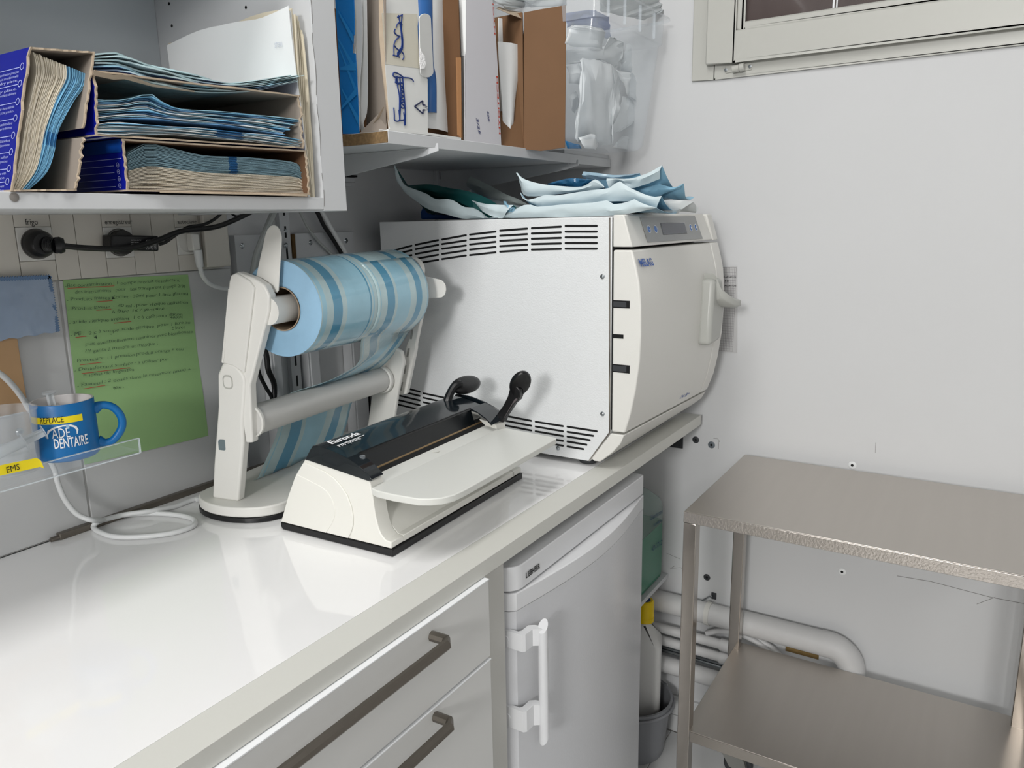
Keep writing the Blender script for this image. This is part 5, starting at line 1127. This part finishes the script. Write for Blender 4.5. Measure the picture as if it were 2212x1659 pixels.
# ---------------------------------------------------------------- clear storage bin with pouches
BY = .706; bxl = at(1260, 312, 'y', BY).x; bxr = 1.700; bzb = SZ1+.0094
bn_ = root('clear_storage_bin', ((bxl+bxr)/2, .88, bzb), 'translucent plastic storage bin stuffed with crumpled white pouches at the shelf end by the wall', 'bin')
clb = mat('bin_plastic', (214, 224, 232), .12, alpha=.22, coat=.5)
clr = mat('bin_rim_plastic', (214, 222, 228), .18, alpha=.28, coat=.4)
zr = 1.706
rings = []
def ring(x0, x1, y0, y1, z, r=.022): return [Vector((x, y, z)) for x, y in roundrect(x0, x1, y0, y1, r, 5)]
xlt = at(1272, 22, 'y', .674).x+.042
RG = [ring(bxl+.01, bxr-.01, BY+.01, 1.05, bzb, .018), ring(bxl, bxr, BY, 1.06, bzb+.010), ring(xlt, 1.7045, .674, 1.085, zr)]
m_ = MB(); n = len(RG[0])
for r_ in RG: m_.v += r_
for k in range(len(RG)-1):
    for j in range(n): m_.f.append((k*n+j, k*n+(j+1) % n, (k+1)*n+(j+1) % n, (k+1)*n+j)); m_.m.append(0)
m_.f.append(tuple(range(n-1, -1, -1))); m_.m.append(0)
mk('body', m_, clb, bn_, ang=60)
RG = [ring(xlt, 1.7045, .674, 1.085, zr), ring(xlt-.004, 1.7085, .669, 1.089, zr+.001), ring(xlt-.006, 1.7105, .666, 1.092, zr+.054), ring(xlt-.014, 1.7185, .656, 1.10, zr+.055), ring(xlt-.0145, 1.719, .6555, 1.10, zr+.050)]
m_ = MB()
for r_ in RG: m_.v += r_
for k in range(len(RG)-1):
    for j in range(n): m_.f.append((k*n+j, k*n+(j+1) % n, (k+1)*n+(j+1) % n, (k+1)*n+j)); m_.m.append(0)
mk('rim', m_, clr, bn_, ang=30)
for i in range(4):
    x = xlt+.02+i*.075; mk('rim_rib', MB().box(x, x+.0016, .662, .668, zr+.003, zr+.053), clr, bn_)
def k1(*L): return [(1200+x/4.607, y/4.607) for x, y in L]
PW = mat('bin_pouch_white', (222, 226, 228), .6, noise=.04, nscale=12)
for i, (poly, yy, amp, bl_, sd) in enumerate((
    (k1((230, 600), (270, 575), (490, 640), (560, 650), (640, 800), (640, 930), (560, 1180), (520, 1340), (530, 1440), (420, 1450), (300, 1340), (190, 1430), (170, 1380), (190, 1090), (215, 800)), .735, .010, .012, 1),
    (k1((105, 300), (160, 255), (440, 285), (485, 330), (440, 490), (170, 465), (105, 430)), .74, .008, .010, 2),
    (k1((110, 500), (440, 470), (480, 380), (560, 380), (680, 440), (660, 560), (560, 690), (420, 600), (270, 590), (120, 640)), .77, .010, .012, 3),
    (k1((600, 690), (690, 440), (900, 390), (960, 420), (975, 520), (900, 620), (770, 735)), .775, .008, .010, 4),
    (k1((570, 700), (760, 740), (830, 850), (850, 940), (800, 1020), (660, 940), (640, 830)), .76, .008, .008, 5),
    (k1((640, 960), (720, 980), (830, 1070), (840, 1150), (620, 1310), (540, 1330), (560, 1180)), .765, .008, .010, 6),
    (k1((215, 1370), (300, 1335), (370, 1370), (415, 1440), (400, 1490), (250, 1480), (230, 1440)), .722, .008, .012, 7),
    (k1((110, 660), (180, 640), (250, 650), (230, 800), (200, 850), (130, 830)), .76, .012, .006, 8),
    (k1((110, 950), (200, 900), (215, 1080), (180, 1130), (120, 1090)), .765, .010, .006, 9),
    (k1((640, 1360), (780, 1340), (840, 1200), (840, 1380), (780, 1500), (560, 1470)), .78, .008, .006, 10))):
    crumple('crumpled_pouch', poly, 'y', yy, amp, PW, ('long white pouch upright at the front of the clear bin', 'folded white pouch at the top left inside the clear bin', 'wide white pouch below the top one inside the clear bin', 'pointed white pouch high on the right inside the clear bin', 'white pouch end behind the long one, middle right of the bin', 'triangular white pouch low in the middle of the bin', 'small balled white pouch at the bin bottom corner', 'crinkled pouch scrap at the left edge of the bin', 'lower crinkled scrap at the left edge of the bin', 'pale pouch lying low at the right of the bin')[i], 'pouch', 'white pouches in the clear bin', seed=sd, bulge=bl_)
crumple('blue_liner', k1((105, 130), (330, 100), (420, 105), (900, 350), (880, 400), (700, 440), (480, 380), (480, 300), (440, 285), (160, 250), (105, 280)), 'y', .82, .01, mat('liner_blue', (112, 126, 168), .3, alpha=.8, noise=.2, nscale=18), 'blue-violet plastic liner showing behind the pouches in the clear bin', 'liner', seed=12)
crumple('blue_wrap', k1((95, 1400), (180, 1430), (240, 1440), (260, 1480), (120, 1480)), 'y', .715, .004, mat('wrap_blue', (34, 106, 156), .3), 'deep blue wrap scrap at the bottom left of the clear bin', 'wrap', seed=13)
crumple('plastic_bag', k1((440, -60), (1250, -60), (1200, 60), (1050, 90), (960, 160), (880, 200), (640, 150), (480, 100)), 'y', .70, .014, filmw, 'crumpled clear bag sticking out of the top of the storage bin', 'bag', seed=14, thick=.001)

# ---------------------------------------------------------------- pouches lying on the autoclave
def k4(*L): return [(840+x/3.253, 340+y/3.253) for x, y in L]
ZA = 1.3428
def pouch(lower, upper, x0, label, mb_=paper_b, mf=blue_film, depth=.11, bulge=.01, nm='sealed_pouch', seed=1, zback=None, inner=True):
    random.seed(seed); N_ = 26; lo_ = resample(spline([at(*p, 'x', x0) for p in k4(*lower)], 60), N_); up_ = resample(spline([at(*p, 'x', x0) for p in k4(*upper)], 60), N_)
    from mathutils import noise as mn
    rows = []
    for j in range(6):
        t = j/5; rows.append([a.lerp(b, t)+Vector((-bulge*math.sin(t*1.8)+.006*t*t+.005*mn.noise(a*26+Vector((t*2, seed, 0)))+.003*mn.noise(a*70+Vector((t*4, seed, 0))), 0, 0)) for a, b in zip(lo_, up_)])
    for r_ in rows:
        for p in r_: p.z = max(p.z, ZA+.0006)
    n0 = len(rows)
    if inner:
        for j in range(1, 6):
            t = j/5; zb = zback or (ZA+.012)
            rows.append([Vector((p.x+depth*t, p.y+.012*mn.noise(p*15+Vector((t, 3, seed))), max(ZA+.003, p.z*(1-t)**1.6+zb*(1-(1-t)**1.6)-.010*math.sin(t*3.14)+.003*mn.noise(p*60+Vector((t*5, 0, 0)))))) for p in rows[5]])
    o = mk(nm, MB().grid(rows, th=(.0006, 0, .0003), mf=lambda i, j: 0 if i < 5 else 1), [mb_, mf], None, ang=50, weld=False)
    return tag(o, label, 'pouch', 'sealed pouches on the autoclave')
pouch([(55, 62), (68, 190), (235, 343), (400, 400), (560, 438), (712, 438)], [(55, 58), (110, 185), (185, 222), (280, 262), (340, 295), (440, 296), (530, 348), (620, 360), (712, 434)], 1.262, 'big pouch with green contents curling up at the left end of the autoclave top', mf=green_film, depth=.16, seed=1)
pouch([(150, 215), (290, 262), (440, 296), (560, 345), (700, 425)], [(148, 198), (290, 190), (420, 214), (560, 238), (720, 300), (850, 400)], 1.318, 'green wrapped contents bulging out of the big pouch at the left end', mb_=green_film, mf=green_film, depth=.09, seed=15)
pouch([(545, 205), (640, 262), (760, 300), (880, 330), (1000, 345)], [(580, 133), (700, 190), (800, 245), (900, 290), (1000, 340)], 1.46, 'dim grey pouch standing slanted at the back behind the green one', mb_=mat('pouch_paper_dim', (176, 186, 184), .6, noise=.08), mf=paper_b, depth=.04, seed=2)
pouch([(600, 310), (650, 368), (720, 410), (800, 436)], [(598, 303), (680, 326), (780, 334), (882, 336)], 1.250, 'small white pouch corner in front of the green contents', mf=green_film, depth=.05, seed=3)
pouch([(700, 438), (760, 434), (880, 430), (1300, 420), (1560, 408), (1680, 396), (1880, 358)], [(700, 436), (790, 405), (850, 384), (975, 330), (1050, 348), (1250, 330), (1450, 318), (1530, 300), (1580, 330), (1690, 312), (1712, 288), (1790, 325), (1885, 354)], 1.256, 'long pale pouch lying lowest in the front of the pile', depth=.12, seed=4)
pouch([(822, 310), (835, 350), (848, 380), (860, 384)], [(822, 308), (845, 332), (868, 348), (886, 352)], 1.252, 'blue pouch tip poking up beside the small white corner', mb_=blue_film, mf=blue_film, depth=.02, seed=5)
pouch([(930, 250), (968, 305), (1062, 346), (1300, 330), (1500, 312), (1700, 312), (1885, 356)], [(932, 248), (975, 300), (1120, 260), (1165, 270), (1400, 235), (1560, 214), (1612, 165), (1700, 216), (1850, 276), (1922, 272)], 1.275, 'middle pale blue pouch with a peaked edge in the pile', depth=.11, seed=6)
pouch([(907, 112), (935, 250), (1010, 274), (1150, 262), (1400, 236), (1520, 214)], [(907, 108), (955, 152), (1060, 185), (1180, 200), (1330, 209), (1400, 190), (1462, 156), (1525, 208)], 1.292, 'upper pale pouch rising to a sharp point on its left', mf=dark_film, depth=.12, seed=7, zback=1.385)
pouch([(1560, 235), (1612, 168), (1700, 216), (1800, 190), (1900, 150)], [(1540, 150), (1600, 150), (1700, 150), (1790, 125), (1850, 100), (1925, 56)], 1.300, 'top right pouch with a printed blue corner curling up', mf=blue_film, depth=.10, seed=8, zback=1.39)
pouch([(1690, 215), (1760, 240), (1850, 280), (1950, 250), (2048, 226)], [(1740, 215), (1850, 178), (1930, 195), (2010, 212), (2078, 184)], 1.330, 'blue pouch tail pointing to the right out of the pile', mb_=blue_film, mf=blue_film, depth=.06, seed=9, zback=1.375)
pouch([(1130, 200), (1250, 206), (1340, 208), (1440, 175)], [(1130, 182), (1200, 165), (1290, 148), (1440, 158)], 1.318, 'dark blue glossy instrument pouch in the heart of the pile', mb_=dark_film, mf=dark_film, depth=.09, seed=10, zback=1.38)
pouch([(1366, 142), (1500, 160), (1620, 150), (1770, 135)], [(1374, 100), (1480, 112), (1600, 125), (1772, 112)], 1.345, 'grey-blue pouch at the very back top of the pile', mb_=mat('film_grey_blue', (150, 176, 192), .2, noise=.3, nscale=14), mf=blue_film, depth=.05, seed=11, zback=1.375)
pouch([(1700, 398), (1800, 396), (1900, 396), (2030, 396)], [(1700, 380), (1850, 340), (1960, 300), (2144, 312)], 1.330, 'faint translucent pouch at the right end over the control head', mb_=mat('film_faint', (196, 200, 200), .3, alpha=.7), mf=mat('film_faint', (196, 200, 200), .3), depth=.04, seed=12)
o = mk('blue_instrument_tray', MB().prism([at(*p, 'x', 1.40) for p in k4((222, 452), (220, 402), (232, 372), (262, 358), (300, 360), (560, 400), (600, 452))], (.09, 0, 0)), mat('tray_blue', (12, 74, 150), .35), bevel=.004, seg=3)
for p_ in (o,): p_.location.z += max(0, ZA-o.location.z)+.0002
tag(o, 'dark blue plastic tray end under the green pouch on the autoclave', 'tray')

# ---------------------------------------------------------------- steel trolley
ty0, ty1, tx0, tx1, tzt, tzl = -.155, .455, 1.3075, 1.709, .8027, .3452
tr_ = root('steel_trolley', (1.508, .15, 0), 'two-tier stainless steel trolley standing against the end wall', 'trolley')
mk('top', MB().box(tx0+.0012, tx1-.0012, ty0+.0012, ty1-.0012, tzt-.0020, tzt), steel, tr_, bevel=.0009)
mk('top_rim', MB().box(tx0, tx0+.0018, ty0, ty1, tzt-.0225, tzt-.0014), steel_rim, tr_, bevel=.0010, seg=3)
mk('top_rim', MB().box(tx0, tx1, ty1-.0018, ty1, tzt-.0225, tzt-.0014), steel_rim, tr_, bevel=.0008)
mk('top_rim', MB().box(tx1-.0018, tx1, ty0, ty1, tzt-.0225, tzt-.0014), steel_rim, tr_)
mk('top_rim', MB().box(tx0, tx1, ty0, ty0+.0018, tzt-.0225, tzt-.0014), steel_rim, tr_)
lw = .0245
for (x, y) in ((tx0+.0003, ty1-lw-.0003), (1.646, ty1-lw-.0003), (tx0+.0003, ty0+.02), (1.646, -.131)):
    lg = mk('leg', MB().box(x, x+lw, y, y+lw, .083, tzt-.0226), steel_leg, tr_, bevel=.0015)
    cx_, cy_ = x+lw/2, y+lw/2
    fk = MB(); pr_ = [(-.046, .040), (-.040, .062), (-.022, .080), (.002, .086), (.018, .084), (.022, .072), (.010, .058), (-.004, .034), (-.018, .030), (-.034, .032)]
    for dx in (-.017, .013): fk.grid([[(cx_+dx, cy_+b, c) for b, c in pr_[:5]], [(cx_+dx, cy_+b, c) for b, c in pr_[5:][::-1]]], th=(.004, 0, 0))
    fk.grid([[(cx_-.017, cy_+b, c) for b, c in pr_[:5]], [(cx_+.017, cy_+b, c) for b, c in pr_[:5]]], th=(0, 0, -.003))
    mk('caster_fork', fk, mat('castor_grey', (132, 132, 128), .45), lg)
    mk('caster_wheel', MB().lathe([(0, -.010), (.030, -.010), (.034, -.007), (.034, .007), (.030, .010), (0, .010)], (cx_, cy_-.022, .0372), (1, 0, 0), 28), rubber, lg)
mk('lower_shelf', MB().box(tx0+.0020, 1.683, ty0+.02, ty1-.012, tzl-.0018, tzl), steel, tr_, bevel=.0008)
mk('lower_rim', MB().box(tx0+.0002, tx0+.0018, ty0+.045, ty1-.0262, tzl-.0225, tzl-.0004), steel_leg, tr_, bevel=.0007)
mk('lower_rim', MB().box(tx0+.026, 1.683, ty1-.014, ty1-.0122, tzl-.0225, tzl-.0004), steel_leg, tr_, bevel=.0007)
mk('lower_rim', MB().box(tx0+.026, 1.683, ty0+.0202, ty0+.0220, tzl-.0225, tzl+.03), steel_rim, tr_, bevel=.0007)
# ---------------------------------------------------------------- pipes along the end wall
def ptc(u, v, x): return at(u, v, 'x', x)
pip = root('drain_pipe', (1.69, .45, .36), 'thick white drain pipe with an elbow running along the end wall behind the trolley', 'pipe')
px_ = 1.7155; r1 = .0262
a = ptc(1420, 1304, px_-.02); b = ptc(1590, 1350, px_-.02); zc = (a.z+b.z)/2
zc = .380
mk('pipe', MB().tube([(px_, .73, zc), (px_, .452, zc)], r1, 28), pipe_m, pip)
mk('pipe_sleeve', MB().tube([(px_, .450, zc), (px_, .262, zc)], r1+.0025, 28), pipe_m, pip)
el = [(px_, .262, zc), (px_, .245, zc)]+[(px_, .245-.050*math.sin(t*math.pi/16), zc-.050+.050*math.cos(t*math.pi/16)) for t in range(1, 9)]+[(px_, .195, zc-.16)]
mk('elbow', MB().tube(el, r1+.0036, 28), pipe_m, pip, ang=60)
for y in (.525,):
    mk('pipe_clip', MB().lathe([(r1+.0006, -.006), (r1+.0022, -.006), (r1+.0022, .006), (r1+.0006, .006)], (px_, y, zc), (0, 1, 0), 24, a0=0, a1=2*math.pi).box(px_+r1, XR-.0005, y-.006, y+.006, zc-.004, zc+.008), sock_m, pip)
    mk('clip_plate', MB().box(XR-.004, XR-.0006, y-.008, y+.004, zc+.026, zc+.042), rubber, pip); mk('clip_hook', MB().tube(spline([(px_+.005, y+.02, zc+r1), (px_+.015, y+.010, zc+r1+.006), (XR-.012, y+.002, zc+r1+.010), (XR-.003, y, zc+r1+.008)], 12), .002, 8), chrome, pip)
def pipe(pts, r, m, label, n=14): return tag(mk('water_pipe', MB().tube(pts, r, n), m), label, 'pipe')
pipe([(1.715, .74, .306), (1.715, .463, .306)], .0125, pipe_m, 'upper thin white water pipe low on the end wall')
mk('coupling', MB().tube([(1.715, .492, .306), (1.715, .470, .306)], .0155, 16), pipe_m, D.objects['water_pipe'])
pipe([(1.715, .74, .272), (1.715, .468, .272)], .0125, pipe_m, 'lower thin white water pipe just under the upper one')
mk('coupling', MB().tube([(1.715, .492, .272), (1.715, .466, .272)], .0158, 16), pipe_m, D.objects['water_pipe.001'])
pipe([(1.722, .74, .250), (1.722, .46, .250)], .0045, chrome, 'slim metal tube below the two thin white pipes', 10)
pipe([(1.722, .74, .240), (1.722, .46, .240)], .0045, chrome, 'slimmer lower metal tube below the two thin white pipes', 10)
pipe([(1.710, .74, .210), (1.710, .40, .210)], .0215, pipe_m, 'thicker white pipe lowest on the end wall', 20)
pipe(spline([(1.72, .53, .322), (1.72, .50, .338), (1.72, .46, .345), (1.72, .42, .340), (1.72, .38, .322), (1.72, .345, .300), (1.72, .33, .27)], 24), .007, pipe_m, 'white hose arching under the drain pipe')
pipe(spline([(1.728, .44, .345), (1.728, .40, .338), (1.728, .36, .318), (1.728, .335, .29)], 20), .007, pipe_m, 'second white hose arching beside the first under the drain pipe')
tag(mk('pipe_hole_patch', MB().box(XR-.003, XR-.0006, .27, .345, .318, .334), mat('rough_plaster', (128, 104, 62), .9, noise=.5, nscale=60)), 'small rough ochre hole patch under the drain pipe', 'patch')
# wall plugs left in the end wall
for i, (u, v) in enumerate(((1503, 950), (1537, 961), (1841, 1005), (1819, 1235), (1527, 1247))):
    c = at(u, v, 'x', XR-.0006)
    p_ = root('wall_plug', tuple(c), ('left grey plastic wall plug beside the worktop end bracket', 'grey plastic wall plug just above the trolley corner', 'white-rimmed wall plug above the middle of the trolley', 'white-rimmed wall plug under the trolley top', 'dark wall plug between the left trolley legs')[i], 'wall plug')
    mk('ring', MB().lathe([(.0030, .0014), (.0062, .0016), (.0086, .0002)], c, (-1, 0, 0), 18), ((rubber, mat('plug_grey', (96, 104, 110), .5), white_e, white_e, rubber)[i]), p_)
    mk('hole', MB().lathe([(0, .0012), (.0034, .0012), (.0036, 0)], c, (-1, 0, 0), 12), void_m, p_)
# small pencil and scratch marks on the end wall, parts of the wall
wr_ = D.objects['wall_right']
def mark(L, w_=.0005, nm='pencil_mark'):
    P = [at(u, v, 'x', XR-.0004) for u, v in L]; mk(nm, MB().tube(P, w_, 4), mat('pencil_grey', (136, 134, 132), .8), wr_)
mark([(1938, 1244), (2010, 1256), (2090, 1277), (2140, 1290), (2212, 1304)], .0006); mark([(2110, 1305), (2150, 1290)]); mark([(1440, 1195), (1470, 1208)]); mark([(1458, 1222), (1448, 1228), (1470, 1226), (1480, 1232)])
mark([(1892, 956), (1891, 978)]); mark([(2120, 110), (2121, 106)], .0008)
mark([(1541, 947), (1551, 948), (1555, 955)]); mark([(1553, 952), (1552, 970)])
# gridded plastic sheet behind the autoclave
gs = root('grid_sheet', tuple(at(1578, 762, 'x', XR-.003)), 'small transparent sheet with a square grid taped to the end wall behind the autoclave handle', 'sheet')
g_ = [at(1545, 580, 'x', XR-.0024), at(1592, 574, 'x', XR-.0024), at(1592, 762, 'x', XR-.0024), at(1545, 758, 'x', XR-.0024)]
mk('sheet', MB().prism(g_, (.0006, 0, 0)), mat('sheet_grey', (188, 188, 188), .3), gs, smooth=False)
gm = MB(); z0_, z1_ = g_[2].z+.002, g_[1].z-.004; y0_, y1_ = g_[1].y+.001, g_[0].y
for i in range(34):
    z = z0_+(z1_-z0_)*i/33; gm.box(XR-.0028, XR-.0025, y0_, y1_, z, z+.0005)
for i in range(14):
    y = y0_+(y1_-y0_)*i/13; gm.box(XR-.0028, XR-.0025, y, y+.0005, z0_, z1_)
o = mk('grid_lines', gm, mat('grid_ink', (150, 148, 150), .6), gs, smooth=False); o['kind'] = 'stuff'
tb = MB()
for s, v in (('IMPLANTATION', 600), ('x 52', 609), ('STERILISATION', 619)): text_on(tb, s, at(1558, v, 'x', XR-.0030), at(1590 if s != 'x 52' else 1574, v, 'x', XR-.0030), (0, 0, .004), lift=.0003)
mk('writing', tb, black_txt, gs, smooth=False)

# ---------------------------------------------------------------- jerrycan on its shelf, bottle and bucket beside the fridge
jz = .4457
tag(mk('low_shelf', MB().box(1.392, XR-.004, .6425, 1.10, jz-.0115, jz), cab2_m, bevel=.0008), 'low white shelf board between fridge and end wall carrying the jerrycan', 'shelf')
jc = root('jerrycan', (1.60, .74, jz), 'translucent jerrycan of green liquid with blue handwriting right of the fridge', 'jerrycan')
jx0, jx1, jy0, jy1 = 1.475, 1.728, .648, .82
jzt = at(1404, 1030, 'y', .70).z
def jr(k, z, r): return [Vector((x, y, z)) for x, y in roundrect(jx0+k, jx1-k, jy0+k, jy1-k, r*.7, 5)]
jl = at(1410, 1127, 'x', jx1-.03).z
jm = MB(); rg = [jr(.010, jz+.0004, .02), jr(.002, jz+.008, .03), jr(0, jz+.02, .034), jr(0, jl, .034), jr(0, jzt-.055, .034), jr(.006, jzt-.035, .034), jr(.028, jzt-.012, .03), jr(.045, jzt, .02)]
n = len(rg[0])
for r_ in rg: jm.v += r_
for k in range(len(rg)-1):
    for j in range(n): jm.f.append((k*n+j, k*n+(j+1) % n, (k+1)*n+(j+1) % n, (k+1)*n+j)); jm.m.append(1 if k < 3 else 0)
jm.f += [tuple(range(n-1, -1, -1)), tuple(range((len(rg)-1)*n, len(rg)*n))]; jm.m += [1, 0]
mk('container', jm, [mat('jerrycan_skin', (176, 198, 192), .3, alpha=.34), mat('liquid_behind_plastic', (22, 112, 82), .28)], jc, ang=50)
jm = MB(); rg = [jr(.012, jz+.002, .02), jr(.003, jz+.010, .03), jr(.0015, jz+.02, .033), jr(.0015, jl, .033)]
for r_ in rg: jm.v += r_
for k in range(3):
    for j in range(n): jm.f.append((k*n+j, k*n+(j+1) % n, (k+1)*n+(j+1) % n, (k+1)*n+j)); jm.m.append(0)
jm.f += [tuple(range(n-1, -1, -1)), tuple(range(3*n, 4*n))]; jm.m += [0, 0]
mk('liquid', jm, green_l, jc, ang=50)
mk('cap', MB().lathe([(0, .024), (.020, .024), (.022, .02), (.022, 0)], (1.53, .735, jzt+.0004), (0, 0, 1), 24), white_e, jc)
mk('carry_handle', MB().tube(spline([(1.565, .735, jzt-.004), (1.58, .735, jzt+.010), (1.62, .735, jzt+.012), (1.65, .735, jzt+.002), (1.66, .735, jzt-.012)], 16), .008, 12), mat('jerrycan_handle', (196, 204, 200), .3), jc)
tb = MB()
def jf(u, v, L=.0006): return at(u, v, 'y', jy0-L)
for s, a, b, h in (('Désinfectant', (1405, 1124), (1431, 1108), .012), ('Surface', (1411, 1138), (1429, 1126), .008), ('0/7/2', (1409, 1190), (1430, 1175), .013)):
    text_on(tb, s, jf(*a), jf(*b), (0, 0, h), shear=.2, lift=.0008)
mk('handwriting', tb, mat('pen_teal', (20, 66, 104), .5), jc, smooth=False)
# bucket
bkc = Vector((1.630, .681, .0036)); bkr = .0915
bq = root('grey_bucket', tuple(bkc), 'grey plastic bucket with a wire-hooked rim on the floor beside the fridge', 'bucket')
bkh = at(1446, 1482, 'x', bkc.x+.080).z-.0036
mk('body', MB().lathe([(0, 0), (bkr*.80, 0), (bkr*.82, .004), (bkr*1.0, bkh), (bkr*1.03, bkh), (bkr*1.03, bkh-.012), (bkr*1.045, bkh-.012), (bkr*1.045, bkh+.003), (bkr*.98, bkh+.003), (bkr*.80, .008), (0, .006)], bkc, (0, 0, 1), 56), bucket_m, bq, ang=40)
hdv = Vector((.90, -.44, 0)).normalized(); hs = bkc+hdv*(bkr*1.05)+Vector((0, 0, bkh-.01)); tg = Vector((-hdv.y, hdv.x, 0))
mk('handle_lug', MB().prism([hs+tg*.012+Vector((0, 0, .010)), hs-tg*.012+Vector((0, 0, .010)), hs-tg*.008+Vector((0, 0, -.026)), hs+tg*.008+Vector((0, 0, -.026))], hdv*.006), bucket_m, bq, bevel=.001)
mk('handle', MB().tube([bkc+Vector((0, 0, bkh-.016+.008*math.sin(t)))+(hdv*math.cos(t)-tg*math.sin(t))*(bkr*1.075) for t in [math.pi*k/24 for k in range(25)]], .0038, 10), bucket_m, bq)
# bottle in the bucket
bo = Vector((1.646, .664, .012)); 
bt_ = root('white_bottle', tuple(bo), 'square white chemical bottle with a yellow screw cap standing in the grey bucket', 'bottle')
btop = at(1399, 1352, 'x', bo.x-.02).z
wh = .0425
def br_(k, z, r): return [Vector((x, y, z)) for x, y in [(bo.x+(a*math.cos(.35)-b*math.sin(.35)), bo.y+(a*math.sin(.35)+b*math.cos(.35))) for a, b in roundrect(-wh+k, wh-k, -wh+k, wh-k, r, 4)]]
m_ = MB(); rg = [br_(.004, bo.z, .01), br_(0, bo.z+.006, .012), br_(0, btop-.055, .014), br_(.004, btop-.045, .014), br_(.026, btop-.006, .0195), br_(.027, btop+.002, .0185)]
n = len(rg[0])
for r_ in rg: m_.v += r_
for k in range(len(rg)-1):
    for j in range(n): m_.f.append((k*n+j, k*n+(j+1) % n, (k+1)*n+(j+1) % n, (k+1)*n+j)); m_.m.append(0)
m_.f += [tuple(range(n-1, -1, -1)), tuple(range((len(rg)-1)*n, len(rg)*n))]; m_.m += [0, 0]
mk('body', m_, bottle_m, bt_, ang=40)
ch_ = at(1399, 1303, 'x', bo.x-.01).z-btop
mk('screw_cap', MB().lathe([(0, ch_), (.0185, ch_), (.0215, ch_-.003), (.0222, .012), (.0228, .012), (.0228, .009), (.0222, .009), (.0225, 0), (0, 0)], (bo.x, bo.y, btop+.0022), (0, 0, 1), 36), cap_y, bt_)
mk('cap_sticker', MB().lathe([(0, ch_+.0004), (.0135, ch_+.0004), (.0138, ch_)], (bo.x, bo.y, btop+.0024), (0, 0, 1), 28), mat('sticker_navy', (26, 56, 110), .4), bt_)
